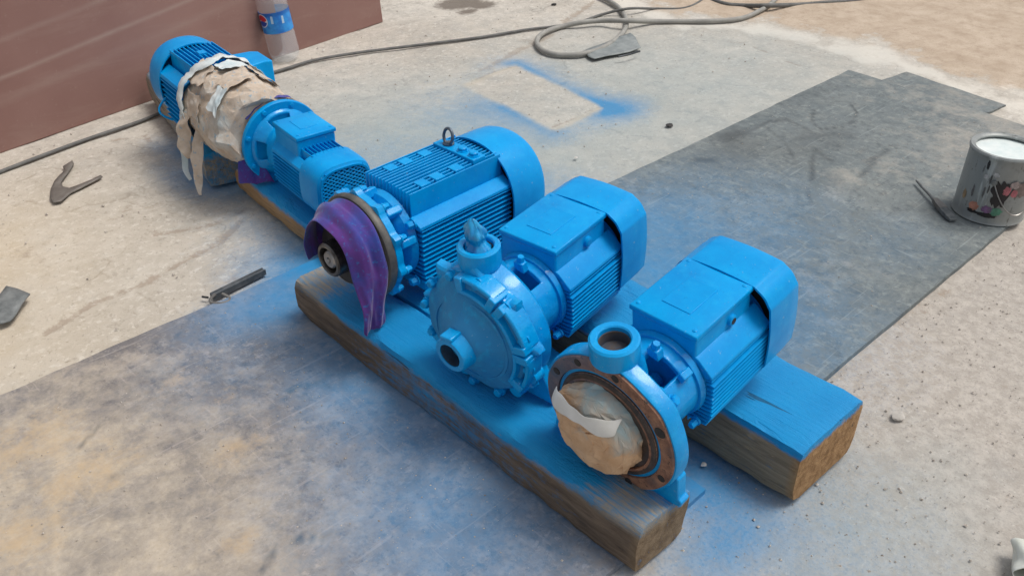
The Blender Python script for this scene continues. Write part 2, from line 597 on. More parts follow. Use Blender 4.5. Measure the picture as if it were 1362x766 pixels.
def blue_field(X, Y):
    b = np.zeros_like(X)
    def g(x, y, sx, sy=None, k=1.0, rot=0.0):
        nonlocal b
        b = np.maximum(b, k * gs(X, Y, x, y, sx, sy, rot))
    g(-0.10, 0.58, 0.12, 0.16, 1.0)          # left plate beside the far end of the front timber
    g(-0.22, 0.50, 0.16, 0.10, 0.75)
    g(-0.28, 0.10, 0.12, 0.35, 0.52)         # along the front timber
    g(-0.34, -0.20, 0.18, 0.25, 0.44)
    g(-0.40, 0.35, 0.16, 0.16, 0.30)
    g(0.00, -0.42, 0.09, 0.16, 0.95)         # between the two timbers
    g(-0.06, -0.55, 0.12, 0.06, 0.75)        # gritty ground off the timber ends
    g(-0.04, -0.60, 0.15, 0.08, 0.30)
    g(0.0, 0.1, 0.2, 0.5, 1.0)
    g(0.42, -0.05, 0.22, 0.30, 0.62)         # right plate beside the motors
    g(0.62, 0.10, 0.30, 0.25, 0.48)
    g(0.45, 0.42, 0.20, 0.18, 0.45)
    g(0.95, -0.28, 0.18, 0.14, 0.16)
    g(0.30, 0.75, 0.25, 0.30, 0.42)
    g(0.22, 1.00, 0.16, 0.20, 0.30)
    g(0.00, 1.28, 0.05, 0.16, 0.8, 0.2)      # beside the far timber
    g(-0.05, 1.16, 0.07, 0.12, 0.9, 0.2)
    g(-0.10, 0.80, 0.06, 0.14, 0.5)
    g(-0.18, 0.78, 0.10, 0.12, 0.25)
    # the sprayed patch with its sharp inner border
    q = MARK
    inside = in_quad(X + 0.006 * wobble(X, Y, 5, 12), Y + 0.006 * wobble(X, Y, 5, 13), q, 0.02)
    e1 = segd(X, Y, [q[1], q[2]])
    e2 = segd(X, Y, [((q[0][0] + q[3][0]) / 2, (q[0][1] + q[3][1]) / 2), q[3]])
    brk = 0.75 + 0.35 * wobble(X, Y, 2.2, 41)
    halo = brk * (0.62 * np.exp(-(e1 / 0.040) ** 2) + 0.58 * np.exp(-(e2 / 0.032) ** 2))
    halo += 0.34 * np.exp(-(e1 / 0.13) ** 2) + 0.30 * np.exp(-(e2 / 0.12) ** 2)
    halo += 0.55 * gs(X, Y, q[2][0] + 0.02, q[2][1] - 0.03, 0.085, 0.07)
    halo += 0.30 * gs(X, Y, q[0][0] - 0.15, q[0][1] - 0.15, 0.2, 0.2)
    b = np.maximum(b, halo)
    b = b * (1 - 0.97 * inside)
    return np.clip(b * (1 + 0.25 * wobble(X, Y, 1.5, 3)), 0, 1.2)


def set_attr(me, name, vals):
    a = me.attributes.new(name, 'FLOAT', 'POINT')
    a.data.foreach_set('value', np.ascontiguousarray(vals, dtype=np.float32).ravel())


# ================================================================== GROUND
def build_ground():
    def axis(lo, hi, step):
        core = list(np.arange(lo, hi + 1e-6, step))
        out = []
        k = hi
        d = step
        while k < 60:
            d *= 1.6
            k += d
            out.append(k)
        o2 = []
        k = lo
        d = step
        while k > -60:
            d *= 1.6
            k -= d
            o2.append(k)
        return np.array(o2[::-1] + core + out)
    xs = axis(-1.1, 3.5, 0.0125)
    ys = axis(-1.1, 3.5, 0.0125)
    X, Y = np.meshgrid(xs, ys)
    nx, ny = len(xs), len(ys)
    Z = 0.0022 * wobble(X, Y, 1.2, 1) + 0.0012 * wobble(X, Y, 4, 2) - 0.004
    far = np.hypot(X - 0.6, Y - 0.6)
    # sand lies beyond a ragged line in the upper right of the picture
    L = gp((760, -20), (900, 18), (1010, 28), (1090, 45), (1200, 72), (1275, 100), (1362, 128), (1500, 190))
    dl = segd(X, Y, L)
    sx = np.interp(X + 0 * Y, [p[0] for p in L[::1]][:1] + [9], [0, 0])
    # signed side of the polyline: beyond the line from the camera
    side = np.zeros_like(X)
    vx, vy = X - CAM_LOC.x, Y - CAM_LOC.y
    ang = np.arctan2(vy, vx)
    la = np.array([math.atan2(p[1] - CAM_LOC.y, p[0] - CAM_LOC.x) for p in L])
    lr = np.array([math.hypot(p[0] - CAM_LOC.x, p[1] - CAM_LOC.y) for p in L])
    o = np.argsort(la)
    rr = np.interp(ang, la[o], lr[o])
    s = np.hypot(vx, vy) - rr
    s = s + 0.05 * wobble(X, Y, 1.6, 31) + 0.03 * wobble(X, Y, 4, 32)
    sand = sstep(-0.22, 0.22, s)
    Z = Z + 0.012 * sand * (1 + 0.4 * wobble(X, Y, 1.5, 5))
    chalk = np.exp(-((s + 0.10) / 0.10) ** 2) * sstep(0.9, 1.8, X - 0.2 * Y) * 0.95
    chalk = np.maximum(chalk, 0.55 * gs(X, Y, *gp((915, 95))[0], 0.10, 0.07))
    chalk = np.maximum(chalk, 0.6 * gs(X, Y, *gp((375, 350))[0], 0.09, 0.03))
    grit = sstep(-0.30, -0.46, Y + 0.05 * wobble(X, Y, 1, 6)) * sstep(-0.9, -0.5, X + Y * 0)
    tan = 0.55 * gs(X, Y, -1.0, 0.9, 0.35, 0.9) + 0.30 * gs(X, Y, -0.6, 1.2, 0.25, 0.25)
    dark = np.zeros_like(X)
    for (px, py, a, k) in ((612, 3, 0.09, 1.3), (640, 6, 0.06, 1.1), (622, 14, 0.05, 0.9), (697, 53, 0.035, 0.6)):
        q = gp((px, py))[0]
        dark = np.maximum(dark, k * gs(X, Y, q[0], q[1], a, a * 0.7))
    worn = np.zeros_like(X)
    for pts, wd, k in (
        ([(60, 440), (120, 402), (190, 375), (250, 340), (290, 322), (320, 290)], 0.012, 1.1),
        ([(200, 310), (262, 300), (300, 290), (325, 275)], 0.010, 0.8),
        ([(150, 290), (175, 270), (215, 268)], 0.02, 0.5),
        ([(150, 185), (190, 178), (205, 190)], 0.014, 0.8),
        ([(20, 330), (50, 340)], 0.03, 0.6),
        ([(300, 372), (340, 345), (372, 336)], 0.012, 0.8),
        ([(640, 92), (690, 66), (735, 45)], 0.018, 1.1),
        ([(690, 66), (760, 22), (790, 0)], 0.02, 1.0),
        ([(625, 108), (660, 92), (690, 85)], 0.008, 0.9),
        ([(735, 168), (770, 152), (802, 138)], 0.008, 0.8),
        ([(880, 92), (900, 88)], 0.02, 0.7),
        ([(1005, 62), (1026, 70)], 0.008, 1.2), ([(1045, 80), (1070, 88)], 0.008, 1.2),
        ([(965, 55), (990, 55)], 0.012, 0.9),
        ([(30, 150), (0, 165)], 0.02, 0.4),
        ([(1195, 425), (1225, 400), (1265, 385)], 0.03, 0.5),
        ([(1100, 610), (1150, 560)], 0.04, 0.3),
    ):
        worn = np.maximum(worn, k * np.exp(-(segd(X, Y, gp(*pts)) / wd) ** 2))
    dep = np.clip(worn, 0, 1)
    Z = Z - 0.004 * dep
    tanpatch = in_quad(X, Y, MARK, 0.02)
    edge = np.exp(-(segd(X, Y, [MARK[2], MARK[3]]) / 0.02) ** 2) + np.exp(-(segd(X, Y, [MARK[0], MARK[1]]) / 0.02) ** 2)
    tan = np.maximum(tan, 0.40 * edge)
    greyblue = 0.52 * gs(X, Y, 1.0, 0.75, 0.6, 0.55) + 0.36 * gs(X, Y, 1.8, 0.7, 0.6, 0.45) + 0.62 * gs(X, Y, 0.40, 0.95, 0.3, 0.45)
    greyblue += 0.35 * gs(X, Y, -0.12, -0.75, 0.35, 0.2) + 0.35 * gs(X, Y, 0.12, -0.66, 0.15, 0.12)
    greyblue = greyblue * (1 - 0.45 * tanpatch) * (1 - sand)
    vs = np.stack([X.ravel(), Y.ravel(), Z.ravel()], 1)
    i = np.arange(nx * ny).reshape(ny, nx)
    q = np.stack([i[:-1, :-1].ravel(), i[:-1, 1:].ravel(), i[1:, 1:].ravel(), i[1:, :-1].ravel()], 1)
    me = bpy.data.meshes.new('ground')
    me.vertices.add(len(vs))
    me.vertices.foreach_set('co', vs.astype(np.float32).ravel())
    me.loops.add(q.size)
    me.loops.foreach_set('vertex_index', q.ravel().astype(np.int32))
    me.polygons.add(len(q))
    me.polygons.foreach_set('loop_start', np.arange(0, q.size, 4, dtype=np.int32))
    me.update(calc_edges=True)
    me.polygons.foreach_set('use_smooth', [True] * len(q))
    for n, v in (('sand', sand), ('chalk', chalk), ('grit', grit), ('tan', tan), ('dark', dark), ('worn', worn), ('greyblue', greyblue), ('blue', blue_field(X, Y))):
        set_attr(me, n, v)
    o = link('ground', me, ground_mat())
    struct(o)


build_ground()


def build_plate(name, x0, x1, y0, y1, th, mat, label, fields, rot=0.0, z0=0.003, step=0.0125, ragged=0.003, curl=0.009, cut=None, cat='steel plate'):
    cx, cy = (x0 + x1) / 2, (y0 + y1) / 2
    nx, ny = max(2, int((x1 - x0) / step)), max(2, int((y1 - y0) / step))
    xs, ys = np.linspace(x0 - cx, x1 - cx, nx), np.linspace(y0 - cy, y1 - cy, ny)
    LX, LY = np.meshgrid(xs, ys)
    if cut is not None:
        LX, LY = cut(LX, LY)
    LX = LX + ragged * wobble(LX, LY, 6, 8) * (np.abs(LX) > (x1 - x0) / 2 - 0.02)
    LY = LY + ragged * wobble(LX, LY, 6, 9) * (np.abs(LY) > (y1 - y0) / 2 - 0.02)
    c, s = math.cos(rot), math.sin(rot)
    WX, WY = cx + c * LX - s * LY, cy + s * LX + c * LY
    ed = np.minimum((x1 - x0) / 2 - np.abs(LX), (y1 - y0) / 2 - np.abs(LY))
    Z = z0 + th + 0.0012 * wobble(WX, WY, 1, 4) + curl * np.exp(-np.clip(ed, 0, 1) / 0.05) * np.clip(wobble(WX, WY, 0.8, 15), 0, 1)
    n = nx * ny
    top = np.stack([LX.ravel(), LY.ravel(), Z.ravel()], 1)
    i = np.arange(n).reshape(ny, nx)
    fs = np.stack([i[:-1, :-1].ravel(), i[:-1, 1:].ravel(), i[1:, 1:].ravel(), i[1:, :-1].ravel()], 1).tolist()
    loop = list(i[0, :]) + list(i[1:, -1]) + list(i[-1, -2::-1]) + list(i[-2:0:-1, 0])
    skirt = top[loop].copy()
    skirt[:, 2] = -0.004
    vs = np.concatenate([top, skirt])
    m = len(loop)
    for k in range(m):
        a, b = loop[k], loop[(k + 1) % m]
        fs.append((b, a, n + k, n + (k + 1) % m))
    me = bpy.data.meshes.new(name)
    me.from_pydata(vs.tolist(), [], fs)
    me.polygons.foreach_set('use_smooth', [True] * len(fs))
    me.set_sharp_from_angle(angle=R(40))
    AX = np.concatenate([WX.ravel(), WX.ravel()[loop]])
    AY = np.concatenate([WY.ravel(), WY.ravel()[loop]])
    F = fields(AX, AY)
    F['blue'] = blue_field(AX, AY) * F.pop('bk', 1.0)
    for kk in ('dust', 'tan', 'dark', 'blue'):
        set_attr(me, kk, F.get(kk, np.zeros_like(AX)))
    o = link(name, me, mat)
    o.location = (cx, cy, 0)
    o.rotation_euler = (0, 0, rot)
    tag(o, label, cat)
    return o


def left_fields(X, Y):
    d = 0.75 * gs(X, Y, -0.95, 0.05, 0.26, 0.35) + 0.40 * gs(X, Y, -0.80, 0.45, 0.22, 0.2) + 0.34 * gs(X, Y, -0.55, 0.15, 0.22, 0.3)
    d = d + 0.25 * gs(X, Y, -0.55, -0.25, 0.2, 0.2)
    t = np.zeros_like(X)
    for px, py, a in ((235, 508, 0.035), (318, 600, 0.05), (300, 530, 0.03), (110, 640, 0.10), (30, 600, 0.10), (320, 725, 0.03), (20, 720, 0.10)):
        q = gp((px, py))[0]
        t = np.maximum(t, 0.8 * gs(X, Y, q[0], q[1], a, a * 0.7))
    q = gp((432, 420))[0]
    t = np.maximum(t, 0.8 * gs(X, Y, -0.235, 0.38, 0.03, 0.07))
    k = np.zeros_like(X)
    for pts, wd, a in (([(350, 766), (365, 735), (400, 718), (440, 716)], 0.006, 0.9), ([(385, 525), (400, 518), (425, 512), (438, 520)], 0.010, 0.8),
                       ([(105, 602), (125, 580), (140, 566)], 0.006, 0.7), ([(330, 525), (372, 512)], 0.008, 0.6), ([(385, 545), (410, 585)], 0.007, 0.45),
                       ([(200, 560), (260, 540), (300, 505)], 0.02, 0.4), ([(150, 640), (210, 600), (260, 590)], 0.02, 0.35)):
        k = np.maximum(k, a * np.exp(-(segd(X, Y, gp(*pts)) / wd) ** 2))
    k = np.maximum(k, 0.35 * gs(X, Y, *gp((400, 745))[0], 0.04, 0.04))
    return dict(dust=d * 0.78, tan=t, dark=k)


M_PL_L = plate_mat('dusty_steel_plate', (0.155, 0.145, 0.145), (0.225, 0.208, 0.203), (1.0, 0.45, 1))
build_plate('steel_plate', -1.75, -0.02, -0.476, 0.588, 0.005, M_PL_L,
            'large dusty grey steel plate lying under the front timber at lower left', left_fields, R(0.5))


def right_fields(X, Y):
    d = 0.55 * gs(X, Y, 1.75, -0.30, 0.20, 0.20) + 0.20 * gs(X, Y, 1.4, -0.15, 0.25, 0.12) + 0.26 * gs(X, Y, 0.60, -0.25, 0.18, 0.12)
    d += 0.35 * gs(X, Y, 0.75, 0.34, 0.06, 0.05) + 0.32 * gs(X, Y, *gp((1110, 238))[0], 0.12, 0.05) + 0.25 * gs(X, Y, 1.95, 0.1, 0.15, 0.3)
    k = np.zeros_like(X)
    X0, Y0 = X, Y
    X = X + 0.010 * wobble(X0, Y0, 3, 21)
    Y = Y + 0.010 * wobble(X0, Y0, 3, 22)
    for pts, wd, a in (([(990, 180), (1020, 165), (1045, 162), (1075, 178)], 0.012, 0.65), ([(1018, 170), (1042, 196), (1060, 225)], 0.007, 0.65),
                       ([(1085, 150), (1078, 165), (1090, 176), (1125, 170), (1140, 152), (1130, 140)], 0.006, 0.75),
                       ([(1076, 245), (1080, 225), (1086, 210)], 0.009, 0.8), ([(1086, 205), (1110, 220)], 0.010, 0.7), ([(1140, 238), (1160, 215), (1180, 203)], 0.012, 0.6),
                       ([(960, 190), (985, 180)], 0.05, 0.75), ([(1060, 190), (1130, 182)], 0.035, 0.6), ([(1030, 205), (1110, 200)], 0.05, 0.45), ([(925, 215), (945, 216)], 0.03, 0.7),
                       ([(1070, 255), (1078, 275)], 0.008, 0.6), ([(1125, 270), (1150, 245), (1165, 232)], 0.01, 0.35), ([(1035, 250), (1090, 250)], 0.012, 0.4)):
        k = np.maximum(k, a * np.exp(-(segd(X, Y, gp(*pts)) / wd) ** 2))
    k = np.maximum(k * 1.2, 0.6 * gs(X, Y, *gp((975, 205))[0], 0.16, 0.08))
    k = np.maximum(k, 0.5 * gs(X, Y, *gp((1070, 130))[0], 0.2, 0.08))
    k = np.maximum(k, 0.5 * gs(X, Y, *gp((1080, 195))[0], 0.2, 0.10))
    return dict(dust=d, tan=np.zeros_like(X), dark=k, bk=1.0)


M_PL_R = plate_mat('stained_steel_plate', (0.115, 0.138, 0.145), (0.165, 0.186, 0.188), (0.5, 1.0, 1), ((0.34, 0.31, 0.265), (0.42, 0.385, 0.335)))


def cut_right(LX, LY):
    # the far edge is not square: it runs back towards the paint can
    hx = LX.max()
    f = np.clip(LX / hx, 0, 1)
    back = 0.10 * np.clip(0.42 - LY, 0, 1) ** 1.2
    return LX - f * back, LY


build_plate('steel_plate', 0.13, 1.985, -0.453, 0.385, 0.006, M_PL_R,
            'dark grey steel plate with smudged streaks reaching from the rear timber to the paint can', right_fields, 0.0, cut=cut_right, curl=0.003, ragged=0.0015)


def small_fields(X, Y):
    return dict(dust=0.35 + 0 * X, tan=0 * X, dark=0.25 + 0 * X, bk=0.2)


build_plate('steel_plate', 1.72, 2.10, -0.10, 0.27, 0.003, M_PL_R,
            'small steel plate corner sticking out beyond the far end of the dark plate', small_fields, R(-9), z0=0.0005)

# ================================================================== TIMBERS


def wood_mat(name, c0, c1, dark, end):
    m = Mat(name, 0.82, 0, 0.2)
    g1 = m.noise(9, 8, 0.7, (9, 0.7, 9), dist=0.6)
    g2 = m.noise(26, 8, 0.7, (7, 0.5, 7), dist=0.3)
    n1 = m.noise(5, 6, 0.6)
    n3 = m.noise(55, 5, 0.65)
    c = m.mix(m.ramp(g1, [(0.38, 0), (0.62, 1)]), c0, c1)
    c = m.mix(m.ramp(g2, [(0.52, 0), (0.68, 0.75)]), c, dark)
    c = m.mix(m.ramp(n1, [(0.45, 0), (0.7, 0.6)]), c, (dark[0] * 1.3, dark[1] * 1.3, dark[2] * 1.3))
    chip = m.ramp(m.noise(7, 6, 0.7, (1.6, 0.55, 3.2), dist=0.6), [(0.57, 0), (0.64, 0.85)])
    c = m.mix(chip, c, (c1[0] * 1.25, c1[1] * 1.15, c1[2] * 1.05))
    en = m.attr('end')
    ec = m.mix(m.ramp(n3, [(0.35, 0), (0.65, 1)]), end, (end[0] * 0.55, end[1] * 0.5, end[2] * 0.45))
    c = m.mix(en, c, ec)
    bare = m.attr('bare')
    bc = m.mix(m.ramp(g2, [(0.4, 0), (0.6, 1)]), (0.34, 0.30, 0.25), (0.20, 0.24, 0.26))
    c = m.mix(bare, c, bc)
    pf = m.ramp(m.math('ADD', m.attr('paint'), m.math('ADD', m.math('MULTIPLY', m.math('SUBTRACT', g2, 0.5), 1.1), m.math('MULTIPLY', m.math('SUBTRACT', n3, 0.5), 0.7))), [(0.25, 0), (0.75, 0.97)])
    pc = m.mix(m.ramp(n1, [(0.35, 0), (0.65, 1)]), (0.003, 0.285, 0.61), (0.003, 0.235, 0.54))
    c = m.mix(pf, c, pc)
    ck = m.math('MULTIPLY', m.ramp(m.noise(4.2, 3, 0.5, (11, 0.55, 11), dist=0.5), [(0.705, 0), (0.713, 1)]), 0.6)
    c = m.mix(ck, c, (0.012, 0.02, 0.03))
    m.color(c)
    m.rough(m.ramp(pf, [(0, 0.85), (1, 0.45)]))
    h = m.math('SUBTRACT', m.math('ADD', g2, m.math('MULTIPLY', n3, 0.3)), m.math('ADD', m.math('MULTIPLY', ck, 1.5), m.math('MULTIPLY', chip, 0.6)))
    m.bump(h, 0.7, 0.005)
    return m.m


def build_beam(name, x0, x1, y0, y1, h, mat, label, paint, rot=0.0, step=0.02, rough=0.004, shape=None, z0=0.009, bare=None, group=None):
    cx, cy = (x0 + x1) / 2, (y0 + y1) / 2
    bm = bmesh.new()
    bmesh.ops.create_cube(bm, size=1.0)
    bmesh.ops.scale(bm, vec=(x1 - x0, y1 - y0, h), verts=bm.verts)
    bmesh.ops.translate(bm, vec=(0, 0, z0 + h / 2), verts=bm.verts)
    for ax, L in ((0, x1 - x0), (1, y1 - y0), (2, h)):
        n = int(L / step)
        lo = -L / 2 if ax < 2 else z0
        for k in range(1, n):
            co = [0, 0, 0]
            no = [0, 0, 0]
            co[ax] = lo + L * k / n
            no[ax] = 1
            bmesh.ops.bisect_plane(bm, geom=bm.verts[:] + bm.edges[:] + bm.faces[:], plane_co=co, plane_no=no)
    W, L = (x1 - x0) / 2, (y1 - y0) / 2
    endv, pv, bv = [], [], []
    bm.verts.ensure_lookup_table()
    for v in bm.verts:
        p = v.co.copy()
        u, q, z = p.x / W, p.y / L, (p.z - z0) / h
        isend = abs(q) > 0.999
        top = z > 0.999
        # rounded long arrises and uneven faces
        if abs(u) > 0.999 and (top or z < 0.001):
            r = 0.003 + 0.008 * abs(noise.noise((p.x * 14, p.y * 14, p.z * 14)))
            v.co.x -= math.copysign(r, u)
            v.co.z -= r if top else -r * 0.3
        if abs(q) > 0.999 and (top or abs(u) > 0.999):
            v.co.y -= math.copysign(0.003, q)
            if top:
                v.co.z -= 0.002
        nn = noise.noise_vector((p.x * 6 + cx * 31, p.y * 4 + cy * 17, p.z * 9))
        n2 = noise.noise_vector((p.x * 30 + cx * 11, p.y * 14, p.z * 30))
        v.co.x += (nn.x + 0.4 * n2.x) * rough
        v.co.y += (nn.y + 0.5 * n2.y) * rough * 0.7
        if top:
            v.co.z += nn.z * rough * 0.35
        elif z > 0.05:
            v.co.z += nn.z * rough * 0.5
        if shape:
            v.co = shape(v.co, u, q, z)
        endv.append(1.0 if isend else 0.0)
        pv.append(paint(p, u, q, z, top, isend))
        bv.append(bare(p, u, q, z, top) if bare else 0.0)
    me = bpy.data.meshes.new(name)
    bm.to_mesh(me)
    bm.free()
    me.polygons.foreach_set('use_smooth', [True] * len(me.polygons))
    me.set_sharp_from_angle(angle=R(50))
    set_attr(me, 'end', np.array(endv))
    set_attr(me, 'paint', np.array(pv))
    set_attr(me, 'bare', np.array(bv))
    o = link(name, me, mat)
    o.location = (cx, cy, 0)
    o.rotation_euler = (0, 0, R(rot))
    tag(o, label, 'timber', group)
    return o


M_WOOD_A = wood_mat('weathered_brown_timber', (0.120, 0.088, 0.064), (0.215, 0.160, 0.115), (0.048, 0.042, 0.040), (0.27, 0.20, 0.13))
M_WOOD_B = wood_mat('sawn_tan_timber', (0.22, 0.17, 0.115), (0.33, 0.26, 0.175), (0.11, 0.085, 0.06), (0.42, 0.255, 0.125))
M_WOOD_C = wood_mat('pale_brown_timber', (0.32, 0.19, 0.09), (0.40, 0.27, 0.15), (0.17, 0.11, 0.065), (0.42, 0.24, 0.10))


def paintA(p, u, q, z, top, e):
    y = p.y - 0.035
    if top:
        f = 1.15
        f -= 1.1 * max(0, min(1, (-0.33 - y) / 0.10)) * (0.75 if u < 0.2 else 0.45)
        f -= 0.85 * max(0, min(1, (y - 0.27) / 0.08))
        return f
    if e:
        return 0.12 if q < 0 else 0.1
    return max(0.75 * max(0, (z - 0.72) / 0.28), 0.44 * math.exp(-((y + 0.05) / 0.28) ** 2)) if u < 0 else 0.9


def bareA(p, u, q, z, top):
    return 1.0 if z > 0.9 else 0.0


def shapeA(co, u, q, z):
    # undercut lower arris towards the far end
    if z < 0.5:
        k = max(0, (q - 0.75) / 0.25)
        co.x += 0.006 * k * (1 - z * 2) * (1 if u < -0.9 else 0)
    if u < -0.9 and z > 0.1:
        co.x -= 0.004 * noise.noise((q * 9, z * 3, 4.0)) - 0.002
    return co


build_beam('timber_beam', -0.240, -0.118, -0.500, 0.430, 0.094, M_WOOD_A,
           'long weathered brown front timber, its top sprayed blue, under the row of pumps', paintA, rot=0.3, bare=bareA, shape=shapeA, rough=0.006)


def paint_top(p, u, q, z, top, e):
    if top:
        return 1.2
    if e:
        return 0.0
    return 0.55 * max(0, (z - 0.8) / 0.2) + 0.10


build_beam('timber_beam', -0.112, -0.006, -0.235, 0.400, 0.090, M_WOOD_A,
           'blue sprayed timber lying tight behind the long front timber', lambda *a: 1.2, rot=0.2)
build_beam('timber_beam', 0.055, 0.250, -0.585, 0.430, 0.112, M_WOOD_B,
           'thick square rear timber with blue top and bare orange sawn end', paint_top, rough=0.003)


def paintC(p, u, q, z, top, e):
    if top:
        return 1.2 if q < 0.9 else 0.5
    if e:
        return 0.0 if q > 0 else 0.6
    return max(0.0, 0.85 * (z - 0.55) / 0.45) * (0.6 if q > 0.6 else 1.0)


build_beam('timber_beam', -0.060, 0.090, 0.50, 1.045, 0.062, M_WOOD_C,
           'low tan timber under the motor with the grille', paintC, rot=-4.5)


def paintD(p, u, q, z, top, e):
    if top:
        return 0.9 if q < 0.8 else 0.4
    return 0.30 - 0.25 * (q + 1) / 2 + 0.25 * (1 - z) * (0.6 if q < 0.2 else 0.3)


M_WOOD_D = wood_mat('grey_timber', (0.25, 0.23, 0.19), (0.36, 0.33, 0.27), (0.16, 0.15, 0.13), (0.34, 0.30, 0.23))
build_beam('timber_beam', -0.015, 0.150, 1.075, 1.80, 0.098, M_WOOD_D,
           'grey timber with blue overspray under the farthest motor beside the wall', paintD, rot=-13)

# ================================================================== PUMPS AND MOTORS


def rsq(a, b, n=40, e=3.0, cy=0, cz=0):
    """rounded square section in (y, z)"""
    out = []
    for i in range(n):
        t = 2 * PI * i / n
        c, s = math.cos(t), math.sin(t)
        out.append((cy + a * math.copysign(abs(c) ** (2 / e), c), cz + b * math.copysign(abs(s) ** (2 / e), s)))
    return out


def hexbolt(mb, c, d, r=0.007, h=0.006, washer=True):
    """hex head at c pointing along d"""
    d = Vector(d).normalized()
    a = d.orthogonal().normalized()
    b = d.cross(a)
    c = Vector(c)
    if washer:
        mb.loft([[c + (a * math.cos(2 * PI * k / 12) + b * math.sin(2 * PI * k / 12)) * r * 1.25 + d * t for k in range(12)] for t in (-0.002, 0.0015)])
    mb.loft([[c + (a * math.cos(2 * PI * k / 6) + b * math.sin(2 * PI * k / 6)) * rr + d * t for k in range(6)] for t, rr in ((-0.001, r), (h * 0.8, r), (h, r * 0.8))])
    return mb


def part_bolt(parent, c, d, r=0.007, h=0.006, mat=None):
    return obj('bolt', hexbolt(MB(), c, d, r, h), mat or M_BLUE, parent, smooth=30)


def chamfered(a, b, k=1.0, c=0.030, cz=0.0, seg=7):
    """square section with chamfered corners, slightly rounded creases"""
    a, b = a * k, b * k
    c2 = 0.045
    P_ = [(a, b - c), (a - c, b), (-a + c, b), (-a, b - c), (-a, -b + c2), (-a + c2, -b), (a - c2, -b), (a, -b + c2)]
    out = []
    n = len(P_)
    for i in range(n):
        p0, p1, p2 = Vector(P_[i - 1]), Vector(P_[i]), Vector(P_[(i + 1) % n])
        d0, d1 = (p0 - p1).normalized() * 0.006, (p2 - p1).normalized() * 0.006
        for t in (0.0, 0.33, 0.67, 1.0):
            q = (p1 + d0) * (1 - t) ** 2 + p1 * 2 * t * (1 - t) + (p1 + d1) * t * t
            out.append((q.x, q.y + cz))
        e0, e1 = p1 + d1, p2 + (p1 - p2).normalized() * 0.006
        for t in range(1, seg):
            q = e0.lerp(e1, t / seg)
            m_ = 0.003 * math.sin(PI * t / seg)          # slightly bowed panels
            nn = Vector((p2.y - p1.y, p1.x - p2.x)).normalized()
            if nn.dot(q) < 0:
                nn = -nn
            q = q + nn * m_
            out.append((q.x, q.y + cz))
    return out


def fan_hood(T, x0, x1, a, b, cz):
    L = x1 - x0
    rings = [[(x0 + 0.02, y, z) for y, z in chamfered(a, b, 0.955, cz=cz)], [(x0, y, z) for y, z in chamfered(a, b, 0.97, cz=cz)]]
    for x, k in ((x0, 1.0), (x0 + 0.60 * L, 0.998), (x0 + 0.86 * L, 0.985), (x0 + 0.885 * L, 0.972), (x1 - 0.002, 0.88), (x1, 0.85)):
        rings.append([(x, y, z) for y, z in chamfered(a, b, k, cz=cz)])
    mb = MB()
    mb.loft(rings, False, False)
    return obj('fan_cover', mb, M_BLUE, T, smooth=28)


def fan_cover(T, x0, x1, a, b, e=2.7, name='fan_cover', cz=0.0, grille=True, back_r=0.8):
    mb = MB()
    L = x1 - x0
    secs = [(x0, 1.0), (x0 + 0.55 * L, 1.0), (x0 + 0.80 * L, 0.985), (x0 + 0.93 * L, 0.94), (x1 - 0.003, 0.87), (x1, 0.83)]
    rings = [[(x, y, z) for y, z in rsq(a * k, b * k, 56, e, 0, cz)] for x, k in secs]
    # inner lip at the mouth
    rings = [[(x0 + 0.02, y, z) for y, z in rsq(a * 0.955, b * 0.955, 56, e, 0, cz)], [(x0, y, z) for y, z in rsq(a * 0.965, b * 0.965, 56, e, 0, cz)]] + rings
    mb.loft(rings, False, not grille)
    o = obj(name, mb, M_BLUE, T, smooth=35)
    return o


def side_fins(T, x0, x1, ys, z0, z1, n, barrel, shape, th=0.0028, name='cooling_fin'):
    """horizontal fins stacked on one side (ys = -1 or 1); shape(z) gives the outer y"""
    for k in range(n):
        z = z0 + (z1 - z0) * k / (n - 1)
        yo = shape(z)
        yi = math.sqrt(max(1e-5, barrel ** 2 - min(abs(z), barrel * 0.98) ** 2)) - 0.004
        yi = max(yi, 0.02)
        mb = MB()
        pol = [(ys * yi, z - th * 0.8), (ys * yo, z - th * 0.45), (ys * (yo + 0.0008), z), (ys * yo, z + th * 0.45), (ys * yi, z + th * 0.8)]
        mb.prism(pol, x0 + 0.002 * random.random(), x1 - 0.002 * random.random())
        obj(name, mb, M_BLUE, T, smooth=25)


def top_fins(T, x0, x1, y0, y1, n, barrel, ztop, th=0.0028, sgn=1):
    for k in range(n):
        y = y0 + (y1 - y0) * k / (n - 1)
        zi = math.sqrt(max(1e-5, barrel ** 2 - min(abs(y), barrel * 0.98) ** 2)) - 0.004
        mb = MB()
        zt = ztop - 0.10 * abs(y) ** 1.3 if ztop else 0.1
        pol = [(y - th * 0.8, sgn * zi), (y - th * 0.45, sgn * zt), (y, sgn * (zt + 0.0008)), (y + th * 0.45, sgn * zt), (y + th * 0.8, sgn * zi)]
        mb.prism(pol, x0, x1)
        obj('cooling_fin', mb, M_BLUE, T, smooth=25)


